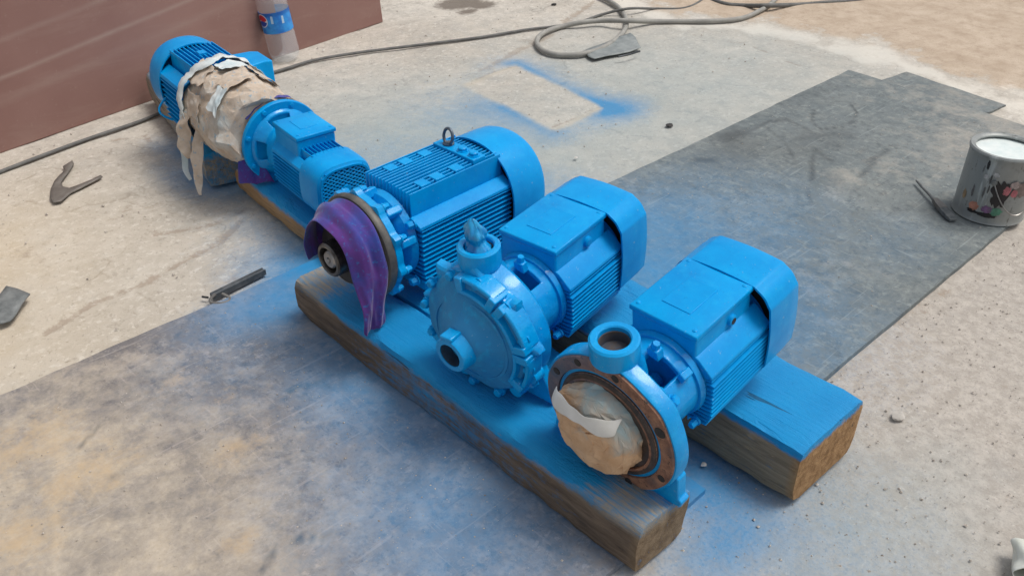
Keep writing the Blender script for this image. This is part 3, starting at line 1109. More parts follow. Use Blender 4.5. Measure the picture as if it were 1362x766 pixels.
def lantern(T, x0, x1, r0, r1, wins, name='lantern_bracket', th=0.010, n=72, nx=10, mat=None):
    """bracket shell between pump and motor with window openings: wins = list of (a0, a1, t0, t1), angles in degrees from +z towards -y"""
    def pt(i, j, off):
        a = 2 * PI * i / n
        t = j / nx
        sm = min(1.0, t * 3.2)
        sm = sm * sm * (3 - 2 * sm)
        r = r0 + (r1 - r0) * sm - off
        return (x0 + (x1 - x0) * t, -r * math.sin(a), r * math.cos(a))

    def hole(i, j):
        i %= n
        if j < 0 or j >= nx:
            return True
        a = (i + 0.5) * 360.0 / n
        t = (j + 0.5) / nx
        for a0, a1, t0, t1 in wins:
            if (a - a0) % 360 < (a1 - a0) % 360 and t0 < t < t1:
                return True
        return False
    mb = MB()
    vid = {}

    def V(i, j, k):
        i %= n
        if (i, j, k) not in vid:
            vid[(i, j, k)] = len(mb.v)
            mb.v.append(pt(i, j, th * k))
        return vid[(i, j, k)]
    for i in range(n):
        for j in range(nx):
            if hole(i, j):
                continue
            mb.f.append((V(i, j, 0), V(i + 1, j, 0), V(i + 1, j + 1, 0), V(i, j + 1, 0)))
            mb.f.append((V(i, j, 1), V(i, j + 1, 1), V(i + 1, j + 1, 1), V(i + 1, j, 1)))
            for (di, dj, A, B) in ((0, -1, (i, j), (i + 1, j)), (0, 1, (i + 1, j + 1), (i, j + 1)), (-1, 0, (i, j + 1), (i, j)), (1, 0, (i + 1, j), (i + 1, j + 1))):
                if hole(i + di, j + dj):
                    mb.f.append((V(A[0], A[1], 0), V(A[0], A[1], 1), V(B[0], B[1], 1), V(B[0], B[1], 0)))
    return obj(name, mb, mat or M_CAST, T, smooth=45, bevel=0.0018)


def terminal_box(T, x0, x1, y0, y1, z0, z1, knob=True, lid=0.012, flare=0.006, mat=None):
    mb = MB()
    rings = []
    for z, g in ((z0, flare), (z0 + 0.3 * (z1 - z0), 0.0), (z1 - lid - 0.001, 0.0)):
        rings.append([(x0 - g, y0 - g, z), (x1 + g, y0 - g, z), (x1 + g, y1 + g, z), (x0 - g, y1 + g, z)])
    mb.loft(rings)
    b = obj('terminal_box', mb, mat or M_BLUE, T, smooth=30, bevel=0.004, seg=3)
    ml = MB()
    g = 0.0025
    ml.loft([[(x0 - g, y0 - g, z1 - lid), (x1 + g, y0 - g, z1 - lid), (x1 + g, y1 + g, z1 - lid), (x0 - g, y1 + g, z1 - lid)],
             [(x0 - g, y0 - g, z1 - 0.003), (x1 + g, y0 - g, z1 - 0.003), (x1 + g, y1 + g, z1 - 0.003), (x0 - g, y1 + g, z1 - 0.003)],
             [(x0 + 0.006, y0 + 0.006, z1), (x1 - 0.006, y0 + 0.006, z1), (x1 - 0.006, y1 - 0.006, z1), (x0 + 0.006, y1 - 0.006, z1)]])
    l = obj('lid', ml, mat or M_BLUE, b, smooth=30, bevel=0.002)
    for sx in (x0 + 0.008, x1 - 0.008):
        for sy in (y0 + 0.008, y1 - 0.008):
            sc = MB()
            sc.lathe([(z1 - 0.004, 0.0036), (z1 + 0.0004, 0.0036), (z1 + 0.0010, 0.0026)], 12, 'z', (sx, sy, 0))
            obj('screw', sc, mat or M_BLUE, l)
    # shallow raised panel on the lid
    pm = MB()
    px0, px1 = x0 + 0.22 * (x1 - x0), x0 + 0.72 * (x1 - x0)
    py0, py1 = y0 + 0.28 * (y1 - y0), y0 + 0.72 * (y1 - y0)
    pm.box(px0, px1, py0, py1, z1 - 0.001, z1 + 0.0012)
    obj('raised_panel', pm, mat or M_BLUE, l, bevel=0.0008)
    if knob:
        k = MB()
        k.lathe([(y0 - 0.006, 0.0075), (y0 - 0.005, 0.009), (y0 + 0.002, 0.010)], 20, 'y', (x0 + 0.62 * (x1 - x0), 0, z0 + 0.52 * (z1 - z0)))
        obj('cable_plug', k, mat or M_BLUE, b)
        k2 = MB()
        k2.lathe([(y0 - 0.0065, 0.0), (y0 - 0.0065, 0.0055), (y0 - 0.004, 0.0055)], 16, 'y', (x0 + 0.62 * (x1 - x0), 0, z0 + 0.52 * (z1 - z0)))
        obj('plug_recess', k2, M_DARK if knob == 'dark' else M_BLUE, b)
    return b


def pump_motor(T, knob):
    """finned motor of the two close-coupled pumps; local x runs from the pump face to the fan"""
    BR = 0.074
    mb = MB()
    mb.lathe([(0.124, 0.050), (0.126, 0.064), (0.142, 0.070), (0.144, BR), (0.312, BR), (0.313, 0.06)], 56)
    obj('motor_barrel', mb, M_BLUE, T)

    def shp(z):
        return 0.0865 - 0.9 * max(0, -z - 0.045) ** 1.25 - 0.6 * max(0, z - 0.02)
    for s in (-1, 1):
        side_fins(T, 0.142, 0.300, s, -0.072, 0.026, 12, BR, shp)
    # bottom fins between the side packs
    top_fins(T, 0.145, 0.300, -0.042, 0.042, 8, BR, 0.086, sgn=-1)
    # smooth shoulders that carry the terminal box
    for s in (-1, 1):
        sm = MB()
        sm.prism([(s * 0.04, 0.055), (s * 0.052, 0.062), (s * 0.060, 0.058), (s * 0.083, 0.036), (s * 0.0845, 0.031), (s * 0.066, 0.028), (s * 0.04, 0.04)], 0.142, 0.300)
        obj('shoulder', sm, M_BLUE, T, smooth=25, bevel=0.0015)
    terminal_box(T, 0.142, 0.286, -0.054, 0.066, 0.040, 0.106, knob)
    # fan cover: rounded square hood with a raised roof behind the terminal box
    fan_hood(T, 0.286, 0.380, 0.0905, 0.0985, 0.006)
    g = MB()
    for k in range(9):
        r = 0.012 + 0.0075 * k
        g.lathe([(0.377, r), (0.3805, r), (0.3805, r + 0.003), (0.377, r + 0.003)], 32, 'x', closed_prof=True)
    for k in range(6):
        a = PI * k / 6
        s0 = len(g.v)
        g.box(0.376, 0.3795, -0.080, 0.080, -0.002, 0.002)
        g.move(Matrix.Rotation(a, 4, 'X'), s0)
    o = obj('fan_grille', g, M_BLUE, T)
    dk = MB()
    dk.lathe([(0.320, 0.0), (0.320, 0.088), (0.322, 0.088), (0.322, 0.0)], 40)
    obj('fan_disc', dk, M_DARK, T)
    # motor end shield with through bolts
    es = MB()
    es.lathe([(0.128, 0.060), (0.130, 0.0745), (0.140, 0.0765), (0.142, 0.074), (0.143, 0.06)], 56)
    obj('end_shield', es, M_CAST, T)
    for (y, z) in ((-0.066, -0.060), (0.066, -0.060)):
        part_bolt(T, (0.132, y, z), (-1, 0, 0), 0.0065, 0.014)


def nozzle(T, x, y, z0, z1, ro, ri, tilt=0.0, bore=None):
    mb = MB()
    rings = []
    for z, r, dx in ((z0 - 0.055, ro * 0.70, 0.034), (z0 - 0.02, ro * 0.74, 0.024), (z0 - 0.004, ro * 0.86, 0.008), (z0 + 0.004, ro * 0.98, 0.0), (z0 + 0.008, ro, 0), (z1 - 0.003, ro, 0), (z1, ro - 0.003, 0), (z1, ri + 0.002, 0), (z1 - 0.002, ri, 0), (z0 + 0.011, ri * 0.94, 0), (z0 + 0.011, 0.0005, 0)):
        rings.append([(x + dx + r * math.cos(2 * PI * k / 48), y + r * math.sin(2 * PI * k / 48), z) for k in range(48)])
    mb.loft(rings)
    o = obj('discharge_nozzle', mb, M_CAST, T, smooth=35)
    b = MB()
    b.lathe([(z0 + 0.0125, 0.0), (z0 + 0.0125, ri * 0.93), (z1 - 0.008, ri - 0.0009), (z1 - 0.009, ri - 0.0018), (z0 + 0.014, ri * 0.89)], 40, 'z', (x, y, 0))
    obj('bore', b, bore or M_BORE, o, smooth=35)
    return o


def shaft(T, x0, x1, r=0.012):
    mb = MB()
    mb.lathe([(x0, r), (x0 + 0.3 * (x1 - x0), r), (x0 + 0.32 * (x1 - x0), r * 1.5), (x0 + 0.7 * (x1 - x0), r * 1.5), (x0 + 0.72 * (x1 - x0), r), (x1, r)], 24)
    obj('shaft', mb, M_BLUE, T)


# ------------------------------------------------ nearest pump: open flange
P3 = thing('close_coupled_pump', 'nearest blue pump with open rusty flange and empty outlet ring', 'pump', (-0.192, -0.388, 0.207), 1.8, 8.4, 'blue close coupled pumps')
RF = 0.1245


def flange_outline(n=120, grow=0.0):
    pts = []
    for i in range(n):
        t = 2 * PI * i / n
        y, z = RF * math.cos(t), RF * math.sin(t)
        # raised boss under the outlet ring, flat foot below
        r = RF + grow + 0.003 * math.exp(-((t - R(88)) / 0.34) ** 2) + 0.005 * math.exp(-((t - R(140)) / 0.2) ** 2)
        y, z = r * math.cos(t), r * math.sin(t)
        z = max(z, -0.106)
        pts.append((y, z))
    return pts


mb = MB()
fo = flange_outline()
rings = []
for x, k in ((0.004, 0.985), (0.008, 1.0), (0.030, 1.0), (0.034, 0.97), (0.042, 0.80), (0.060, 0.62)):
    rings.append([(x, y * k, z * k) for y, z in fo])
rings = [[(0.0035, y * 0.60, z * 0.60) for y, z in fo]] + rings
mb.loft(rings, True, True)
obj('casing_flange', mb, M_CAST, P3, smooth=35)
# machined rusty face: outer land, recessed groove, inner spigot ring
fc = MB()
fr = [[(0.0045, y * 0.965, z * 0.965) for y, z in fo], [(0.0005, y * 0.955, z * 0.955) for y, z in fo]]
n_ = len(fo)
for x, r in ((0.0005, 0.098), (0.005, 0.0965), (0.005, 0.092), (0.001, 0.091), (-0.002, 0.089), (-0.002, 0.079), (0.012, 0.076), (0.012, 0.04)):
    fr.append([(x, r * math.cos(2 * PI * i / n_), r * math.sin(2 * PI * i / n_)) for i in range(n_)])
fc.loft(fr, False, True)
gf = obj('gasket_face', fc, M_RUST, P3, smooth=30)
sp = MB()
sp.lathe([(0.0045, 0.0962), (0.0052, 0.0925), (0.0015, 0.0912), (-0.0026, 0.0892), (-0.0026, 0.0835), (0.001, 0.083)], 72)
obj('spigot_ring', sp, simple('dark_oily_iron', (0.035, 0.028, 0.026), (0.10, 0.075, 0.062), 34, 0.45, 0.3, 0.4), gf, smooth=30)
for a in (28, 62, 100, 152, 205, 250, 298, 334):
    h = MB()
    h.lathe([(-0.0004, 0.0), (-0.0004, 0.0062 if a != 152 else 0.009), (0.0006, 0.0066 if a != 152 else 0.0095)], 18, 'x', (0, 0.109 * math.cos(R(a)), 0.109 * math.sin(R(a))))
    obj('bolt_hole', h, M_DARK, gf)
# foot lug at the lower right of the flange
ft = MB()
ft.prism([(-0.050, -0.112), (-0.098, -0.112), (-0.123, -0.109), (-0.126, -0.097), (-0.119, -0.092), (-0.119, -0.050), (-0.110, -0.04), (-0.06, -0.07)], 0.014, 0.034)
obj('foot', ft, M_CAST, P3, smooth=30, bevel=0.002)
ft = MB()
ft.prism([(0.050, -0.112), (0.120, -0.112), (0.126, -0.100), (0.118, -0.055), (0.110, -0.045), (0.06, -0.07)], 0.014, 0.034)
obj('foot', ft, M_CAST, P3, smooth=30, bevel=0.002)
nozzle(P3, 0.026, 0.002, 0.116, 0.155, 0.0365, 0.0235)
ln = lantern(P3, 0.034, 0.142, 0.088, 0.070, [(2, 44, 0.28, 0.68), (-60, -18, 0.28, 0.68), (140, 220, 0.22, 0.60)])
shaft(P3, 0.04, 0.12)
for a in (40, 85, 130, 320, 275):
    part_bolt(P3, (0.040, -0.096 * math.sin(R(a)), 0.096 * math.cos(R(a))), (1, 0, 0), 0.0075, 0.010)
# clamp ridges beside the bracket window
rg = MB()
rg.prism([(0.000, 0.070), (0.002, 0.084), (-0.018, 0.084), (-0.020, 0.066)], 0.096, 0.112)
obj('clamp_lug', rg, M_CAST, P3, bevel=0.002)
rg = MB()
rg.prism([(-0.050, 0.050), (-0.056, 0.062), (-0.066, 0.054), (-0.060, 0.042)], 0.100, 0.122)
obj('clamp_lug', rg, M_CAST, P3, bevel=0.002)
part_bolt(P3, (0.104, -0.008, 0.083), (0, -0.3, 1), 0.007, 0.012)
part_bolt(P3, (0.060, -0.072, 0.048), (0.25, -0.8, 0.6), 0.009, 0.010)
pump_motor(P3, 'dark')

# ------------------------------------------------ second pump: closed casing
P2 = thing('close_coupled_pump', 'blue pump with closed domed casing, round inlet and plastic stuffed outlet', 'pump', (-0.190, -0.102, 0.222), 7.0, 5.0, 'blue close coupled pumps')
RC = 0.122
mb = MB()
no = 96


def casing_ring(x, k, lug=0.0):
    out = []
    for i in range(no):
        t = 2 * PI * i / no
        r = RC * k
        d = max(0.0, math.cos(9 * (t - 0.2)))
        r += lug * (d ** 3)
        r += 0.012 * k * math.exp(-(((t - R(75) + PI) % (2 * PI) - PI) / 0.5) ** 2)
        out.append((x, r * math.cos(t), max(r * math.sin(t), -0.118)))
    return out


mb.loft([casing_ring(x, k, l) for x, k, l in ((-0.004, 0.89, 0.015), (0.0, 0.92, 0.018), (0.014, 0.93, 0.018), (0.019, 0.92, 0.010), (0.022, 0.93, 0.0), (0.046, 0.95, 0.0), (0.054, 0.90, 0.0), (0.064, 0.70, 0.0), (0.07, 0.5, 0.0))])
cas = obj('volute_casing', mb, M_CAST, P2, smooth=35)
cv = MB()
cv.loft([casing_ring(x, k, 0.0) for x, k in ((-0.003, 0.885), (-0.008, 0.875), (-0.012, 0.84), (-0.015, 0.72), (-0.026, 0.54), (-0.040, 0.39), (-0.048, 0.31), (-0.050, 0.2))], False, True)
cov = obj('front_cover', cv, M_DULL, P2, smooth=40)
for o_, am in ((cas, 0.0022), (cov, 0.0030)):
    for v in o_.data.vertices:
        p_ = v.co
        q_ = noise.noise(p_ * 28) + 0.5 * noise.noise(p_ * 60)
        v.co = p_ + Vector((-1, 0, 0)) * q_ * am + Vector((0, p_.y, p_.z)).normalized() * q_ * am * 0.6
rr_ = MB()
rr_.lathe([(-0.012, RC * 0.66), (-0.022, RC * 0.655), (-0.0235, RC * 0.62), (-0.018, RC * 0.60)], 64)
obj('cover_step', rr_, M_DULL, cov, smooth=40)
# inlet nozzle
iz = MB()
iz.lathe([(-0.030, 0.040), (-0.044, 0.038), (-0.050, 0.0345), (-0.070, 0.0325), (-0.073, 0.030), (-0.073, 0.0225), (-0.073, 0.0215), (-0.030, 0.021), (-0.030, 0.0)], 44)
inl = obj('inlet_nozzle', iz, M_CAST, P2, smooth=35)
bz = MB()
bz.lathe([(-0.034, 0.0), (-0.034, 0.0205), (-0.070, 0.0210), (-0.072, 0.0206), (-0.036, 0.0195)], 36)
obj('bore', bz, simple('dark_bore_blue_tint', (0.02, 0.03, 0.045), (0.03, 0.09, 0.17), 30, 0.6), inl)
# flat on the inlet nozzle
fz = MB()
fz.box(-0.074, -0.048, -0.013, 0.013, 0.030, 0.0375)
fz.move(Matrix.Rotation(R(-8), 4, 'X'))
obj('flat_pad', fz, M_CAST, inl, bevel=0.002)
# raised ribs and pockets round the rim
for (a0, a1) in ((14, 52), (62, 98), (-30, 4)):
    rb = MB()
    rr = []
    N = 14
    for k in range(N + 1):
        a = R(a0 + (a1 - a0) * k / N)
        rr.append([(x, -r * math.cos(a), r * math.sin(a)) for x, r in ((-0.010, RC * 0.73), (-0.024, RC * 0.745), (-0.024, RC * 0.80), (-0.008, RC * 0.815))])
    rb.loft(rr)
    rr = []
    for k in range(N + 1):
        a = R(a0 + (a1 - a0) * k / N)
        rr.append([(x, -r * math.cos(a), r * math.sin(a)) for x, r in ((-0.008, RC * 0.915), (-0.020, RC * 0.925), (-0.019, RC * 0.985), (0.014, RC * 1.005))])
    rb.loft(rr)
    for a in (R(a0), R(a1)):
        s0 = len(rb.v)
        rb.box(-0.023, 0.01, RC * 0.74, RC * 0.985, -0.0075, 0.0075)
        rb.move(Matrix.Rotation(PI - a, 4, 'X'), s0)
    obj('rim_rib', rb, M_CAST, P2, smooth=35, bevel=0.002)
for k in range(12):
    a = R(8 + 30 * k)
    part_bolt(P2, (-0.006, 0.113 * math.cos(a), max(-0.109, 0.113 * math.sin(a))), (-1, 0, 0), 0.0082, 0.011)
for k, a in enumerate((R(200), R(230), R(-30), R(-55))):
    lg = MB()
    lg.lathe([(-0.004, 0.013), (0.018, 0.014)], 20, 'x', (0, 0.116 * math.cos(a), max(-0.1, 0.116 * math.sin(a))))
    obj('bolt_boss', lg, M_CAST, P2)
sf = MB()
sf.prism([(-0.04, -0.116), (-0.128, -0.116), (-0.128, -0.106), (-0.102, -0.04), (-0.06, -0.03)], 0.028, 0.046)
obj('foot', sf, M_CAST, P2, bevel=0.002)
sf = MB()
sf.prism([(0.04, -0.116), (0.128, -0.116), (0.128, -0.106), (0.102, -0.04), (0.06, -0.03)], 0.028, 0.046)
obj('foot', sf, M_CAST, P2, bevel=0.002)
nozzle(P2, 0.030, 0.012, 0.116, 0.156, 0.0355, 0.0245)
lantern(P2, 0.048, 0.142, 0.090, 0.070, [(-2, 40, 0.28, 0.68), (-64, -24, 0.28, 0.68), (140, 220, 0.2, 0.6)])
shaft(P2, 0.05, 0.12)
part_bolt(P2, (0.056, -0.066, 0.062), (0.2, -0.5, 0.8), 0.009, 0.010)
rg = MB()
rg.prism([(0.002, 0.070), (0.004, 0.085), (-0.016, 0.085), (-0.018, 0.066)], 0.100, 0.114)
obj('clamp_lug', rg, M_CAST, P2, bevel=0.002)
rg = MB()
rg.prism([(0.014, 0.070), (0.014, 0.088), (0.026, 0.086), (0.028, 0.066)], 0.070, 0.082)
obj('clamp_lug', rg, M_CAST, P2, bevel=0.002)
part_bolt(P2, (0.107, -0.006, 0.084), (0, -0.2, 1), 0.007, 0.012)
pump_motor(P2, 'blue')

# ------------------------------------------------ flange motor with eye bolt
P1 = thing('flange_motor', 'blue finned motor with lifting eye and lugged flange behind the purple cloth', 'motor', (-0.145, 0.250, 0.235), 2.0, 1.0)
mb = MB()
mb.lathe([(0.030, 0.03), (0.034, 0.080), (0.290, 0.080), (0.291, 0.03)], 56)
obj('motor_barrel', mb, M_BLUE, P1)


def shp1(z):
    return 0.098 - 0.5 * max(0, -z - 0.07) ** 1.2


for s in (-1, 1):
    side_fins(P1, 0.036, 0.275, s, -0.078, 0.036, 12, 0.080, shp1, 0.0032)
    sh = MB()
    sh.prism([(s * 0.066, 0.052), (s * 0.072, 0.060), (s * 0.078, 0.058), (s * 0.0985, 0.046), (s * 0.0992, 0.040), (s * 0.066, 0.036)], 0.034, 0.277)
    obj('shoulder', sh, M_BLUE, P1, smooth=25, bevel=0.0012)
top_fins(P1, 0.040, 0.275, -0.066, 0.066, 14, 0.080, 0.106, 0.0030)
bs = MB()
bs.box(0.045, 0.270, -0.088, 0.088, -0.106, -0.084)
obj('base_pad', bs, M_BLUE, P1, bevel=0.003)
for x in (0.065, 0.105, 0.15):
    part_bolt(P1, (x, -0.088, -0.094), (0, -1, 0), 0.009, 0.005)
for y in (-0.050, 0.044):
    for x in (0.085, 0.122, 0.172):
        pd = MB()
        pd.box(x - 0.012, x + 0.012, y - 0.012, y + 0.012, 0.088, 0.1065)
        obj('fin_pad', pd, M_BLUE, P1, bevel=0.0015)
lgp = MB()
lgp.box(0.128, 0.150, -0.1015, -0.085, -0.040, -0.018)
lo_ = obj('fin_pad', lgp, M_BLUE, P1, bevel=0.0015)
obj('bolt', hexbolt(MB(), (0.139, -0.1015, -0.029), (0, -1, 0), 0.005, 0.003), M_BLUE, lo_)
lg = MB()
lg.box(0.208, 0.242, -0.060, 0.060, 0.095, 0.111)
lgo = obj('lifting_saddle', lg, M_BLUE, P1, bevel=0.002)
for y in (-0.044, -0.012):
    obj('bolt', hexbolt(MB(), (0.225, y, 0.111), (0, 0, 1), 0.010, 0.008), M_BLUE, lgo)
eb = MB()
ring = []
for k in range(25):
    a = 2 * PI * k / 24
    ring.append((0.225 + 0.003 * math.sin(a), 0.030 + 0.013 * math.cos(a), 0.128 + 0.016 * math.sin(a)))
eb.tube(ring, 0.0032, 10, False)
eb.lathe([(0.108, 0.012), (0.114, 0.012), (0.116, 0.007)], 16, 'z', (0.225, 0.030, 0))
obj('lifting_eye', eb, simple('eye_steel_blue_tint', (0.05, 0.10, 0.16), (0.14, 0.16, 0.18), 60, 0.4, 0.6), P1)
fan_cover(P1, 0.268, 0.372, 0.114, 0.114, 2.25)
dk = MB()
dk.lathe([(0.290, 0.0), (0.290, 0.108), (0.292, 0.108), (0.292, 0.0)], 40)
obj('fan_disc', dk, M_DARK, P1)
g = MB()
for k in range(11):
    r = 0.012 + 0.0082 * k
    g.lathe([(0.366, r), (0.3705, r), (0.3705, r + 0.003), (0.366, r + 0.003)], 32, 'x', closed_prof=True)
for k in range(6):
    s0 = len(g.v)
    g.box(0.366, 0.3695, -0.095, 0.095, -0.002, 0.002)
    g.move(Matrix.Rotation(PI * k / 6, 4, 'X'), s0)
obj('fan_grille', g, M_BLUE, P1)
# end shield: conical, four arms out to a lugged flange ring
es = MB()
es.lathe([(0.004, 0.058), (0.012, 0.074), (0.020, 0.086), (0.034, 0.090), (0.036, 0.07)], 56)
obj('end_shield', es, M_CAST, P1)


def lug_ring(x, r, lug, n=144, m=10, ph=0.2, pw=2.0):
    out = []
    for i in range(n):
        t = 2 * PI * i / n
        d = max(0.0, math.cos(m * (t - ph)))
        rr = r + lug * d ** pw
        out.append((x, rr * math.cos(t), rr * math.sin(t)))
    return out


fl = MB()
fl.loft([lug_ring(0.006, 0.070, 0), lug_ring(-0.004, 0.080, 0), lug_ring(-0.010, 0.098, 0.004), lug_ring(-0.014, 0.103, 0.010), lug_ring(-0.028, 0.103, 0.010), lug_ring(-0.030, 0.100, 0.006)])
obj('lugged_flange', fl, M_CAST, P1, smooth=35)
for k in range(10):
    a = 0.2 + 2 * PI * k / 10
    if math.sin(a) > -0.8:
        part_bolt(P1, (-0.012, 0.106 * math.cos(a), 0.106 * math.sin(a)), (1, 0, 0), 0.0065, 0.012)
for a in (35, 75, -15, 125, 165):
    cl = MB()
    cl.box(-0.008, 0.028, -0.008, 0.008, 0.078, 0.097)
    cl.move(Matrix.Rotation(R(a - 90), 4, 'X'))
    obj('clamp_arm', cl, M_CAST, P1, bevel=0.003)
for (y, z) in ((-0.078, -0.075), (-0.082, 0.052)):
    part_bolt(P1, (0.030, y, z), (-1, 0, 0), 0.0085, 0.014)
rr = MB()
rr.lathe([(-0.030, 0.06), (-0.030, 0.104), (-0.033, 0.1055), (-0.042, 0.1055), (-0.045, 0.103), (-0.045, 0.05)], 72)
obj('flange_ring', rr, simple('dull_grey_brown_iron', (0.075, 0.075, 0.07), (0.15, 0.14, 0.125), 26, 0.55, 0.3, 0.3), P1)
hb = MB()
hb.lathe([(-0.048, 0.066), (-0.075, 0.064), (-0.080, 0.060), (-0.082, 0.036)], 48)
obj('hub', hb, M_DARK, P1)
hr = MB()
hr.lathe([(-0.080, 0.034), (-0.108, 0.034), (-0.111, 0.031), (-0.111, 0.026), (-0.108, 0.025), (-0.084, 0.024)], 40)
obj('seal_ring', hr, simple('worn_dark_steel', (0.05, 0.045, 0.042), (0.16, 0.15, 0.14), 50, 0.35, 0.8, 0.2), P1)
s3 = MB()
s3.lathe([(-0.080, 0.018), (-0.106, 0.018), (-0.109, 0.015), (-0.109, 0.006), (-0.104, 0.004), (-0.104, 0.0)], 28)
obj('shaft', s3, M_STEEL, P1)

# ------------------------------------------------ motor with the grille facing the camera
P4 = thing('flange_motor', 'blue motor with a mesh grille end and square terminal box beside the purple cloth', 'motor', (0.034, 0.905, 0.172), -94.0, -2.0)


mb = MB()
mb.lathe([(0.095, 0.03), (0.10, 0.058), (0.265, 0.058), (0.266, 0.03)], 48)
obj('motor_barrel', mb, M_BLUE, P4)
for s in (-1, 1):
    side_fins(P4, 0.092, 0.248, s, -0.055, 0.022, 9, 0.058, lambda z: 0.071 - 0.7 * max(0, -z - 0.04) ** 1.1, 0.0026)
    sh = MB()
    sh.prism([(s * 0.042, 0.040), (s * 0.050, 0.048), (s * 0.068, 0.034), (s * 0.070, 0.027), (s * 0.05, 0.024)], 0.092, 0.25)
    obj('shoulder', sh, M_BLUE, P4, smooth=25, bevel=0.0012)
top_fins(P4, 0.10, 0.248, -0.034, 0.034, 7, 0.058, 0.068, 0.0026, -1)
top_fins(P4, 0.192, 0.248, -0.040, 0.040, 9, 0.056, 0.066, 0.0026, 1)
terminal_box(P4, 0.082, 0.196, -0.050, 0.050, 0.034, 0.096, False)
nub = MB()
nub.lathe([(0.18, 0.010), (0.205, 0.010)], 18, 'x', (0, 0, 0.050))
obj('cable_gland', nub, M_BLUE, P4)
fl4 = MB()
fl4.lathe([(0.0, 0.04), (0.0, 0.104), (0.002, 0.107), (0.012, 0.107), (0.014, 0.105), (0.014, 0.086), (0.020, 0.083)], 72)
fo4 = obj('mounting_flange', fl4, M_BLUE, P4, smooth=35)
lantern(P4, 0.014, 0.096, 0.088, 0.064, [(-14, 30, 0.10, 0.30), (70, 108, 0.10, 0.42), (-108, -70, 0.10, 0.42)], 'bracket', 0.007)
dm = MB()
dm.lathe([(0.015, 0.0), (0.015, 0.076), (0.016, 0.076)], 40)
obj('inner_disc', dm, M_DARK, P4)
for a in range(25, 385, 45):
    part_bolt(P4, (0.014, 0.097 * math.cos(R(a)), 0.097 * math.sin(R(a))), (1, 0, 0), 0.006, 0.004, M_BLUE)
fc4 = fan_cover(P4, 0.238, 0.318, 0.076, 0.069, 3.2, cz=-0.003)
# visor above the grille
gr = MB()
inner = lambda f: rsq(0.0655 * f, 0.059 * f, 40, 3.2, 0, -0.003)
gr.loft([[(0.3155, y, z) for y, z in inner(1.0)], [(0.3195, y, z) for y, z in inner(1.0)], [(0.3195, y, z) for y, z in inner(0.93)], [(0.3155, y, z) for y, z in inner(0.93)], [(0.3155, y, z) for y, z in inner(1.0)]], False, False)
go = obj('grille_frame', gr, M_BLUE, P4)
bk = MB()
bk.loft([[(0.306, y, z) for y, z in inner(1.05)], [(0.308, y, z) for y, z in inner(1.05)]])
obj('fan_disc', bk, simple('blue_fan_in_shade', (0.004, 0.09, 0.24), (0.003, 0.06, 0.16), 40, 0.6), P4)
# wavy bars: a lattice of lens shaped openings
for r_ in range(12):
    z = -0.058 + 0.0095 * r_
    hw = 0.0645 * (max(0.0, 1 - (abs(z + 0.003) / 0.060) ** 3.2)) ** (1 / 3.2)
    if hw < 0.02:
        continue
    ws = MB()
    for sg in (-1, 1):
        pts = []
        for k in range(29):
            y = -hw + 2 * hw * k / 28
            pts.append((0.3165, y, z + sg * 0.0042 * math.sin(y * 2 * PI / 0.030 + (PI if r_ % 2 else 0))))
        ws.tube(pts, 0.0019, 5)
    obj('grille_bar', ws, M_BLUE, go, smooth=60)
hub4 = MB()
hub4.lathe([(0.314, 0.013), (0.321, 0.012), (0.322, 0.0)], 20, 'x', (0, 0, -0.003))
obj('grille_hub', hub4, M_BLUE, go)

# ------------------------------------------------ farthest motor
P5 = thing('flange_motor', 'farthest blue motor with rounded fan hood standing before the brown wall', 'motor', (0.014, 1.160, 0.212), 84.0, 0.0)
mb = MB()
mb.lathe([(-0.13, 0.05), (-0.12, 0.088), (-0.03, 0.088), (0.0, 0.078), (0.18, 0.078), (0.181, 0.03)], 56)
obj('motor_barrel', mb, M_BLUE, P5)
for s in (-1, 1):
    side_fins(P5, 0.012, 0.170, s, -0.085, 0.030, 9, 0.078, lambda z: 0.101 - 0.4 * max(0, -z - 0.07), 0.0036)
    sh = MB()
    sh.prism([(s * 0.060, 0.050), (s * 0.068, 0.064), (s * 0.098, 0.046), (s * 0.101, 0.037), (s * 0.066, 0.032)], 0.008, 0.172)
    obj('shoulder', sh, M_BLUE, P5, smooth=25, bevel=0.0012)
top_fins(P5, 0.012, 0.170, -0.058, 0.058, 11, 0.078, 0.103, 0.0034)
pd = MB()
pd.box(0.075, 0.100, -0.010, 0.012, 0.09, 0.1065)
obj('fin_pad', pd, M_BLUE, P5, bevel=0.001)
pf = MB()
pf.box(0.02, 0.165, -0.07, 0.07, -0.105, -0.078)
obj('base_pad', pf, M_BLUE, P5, bevel=0.003)
fan_cover(P5, 0.164, 0.268, 0.108, 0.108, 2.15)
fd = MB()
fd.lathe([(0.268, 0.0), (0.268, 0.09), (0.262, 0.094)], 40)
obj('fan_grille', fd, M_BLUE, P5)
tb = MB()
tb.loft([[(-0.025, -0.075, 0.005), (0.095, -0.075, 0.005), (0.095, -0.075, 0.080), (-0.025, -0.075, 0.080)],
         [(-0.015, -0.128, 0.010), (0.085, -0.128, 0.010), (0.085, -0.128, 0.082), (-0.015, -0.128, 0.082)],
         [(-0.012, -0.152, 0.012), (0.082, -0.152, 0.012), (0.082, -0.152, 0.078), (-0.012, -0.152, 0.078)]])
obj('terminal_box', tb, M_BLUE, P5, bevel=0.004, seg=3)
lp = MB()
pts = []
for k in range(21):
    t = k / 20
    pts.append((0.155 - 0.02 * t, 0.098 + 0.028 * math.sin(PI * t) + 0.002, -0.02 - 0.058 * t))
lp.tube(pts, 0.0030, 8)
obj('earth_wire', lp, M_BLUE, P5)

# ================================================================== CLOTHS, PAPER, PLASTIC


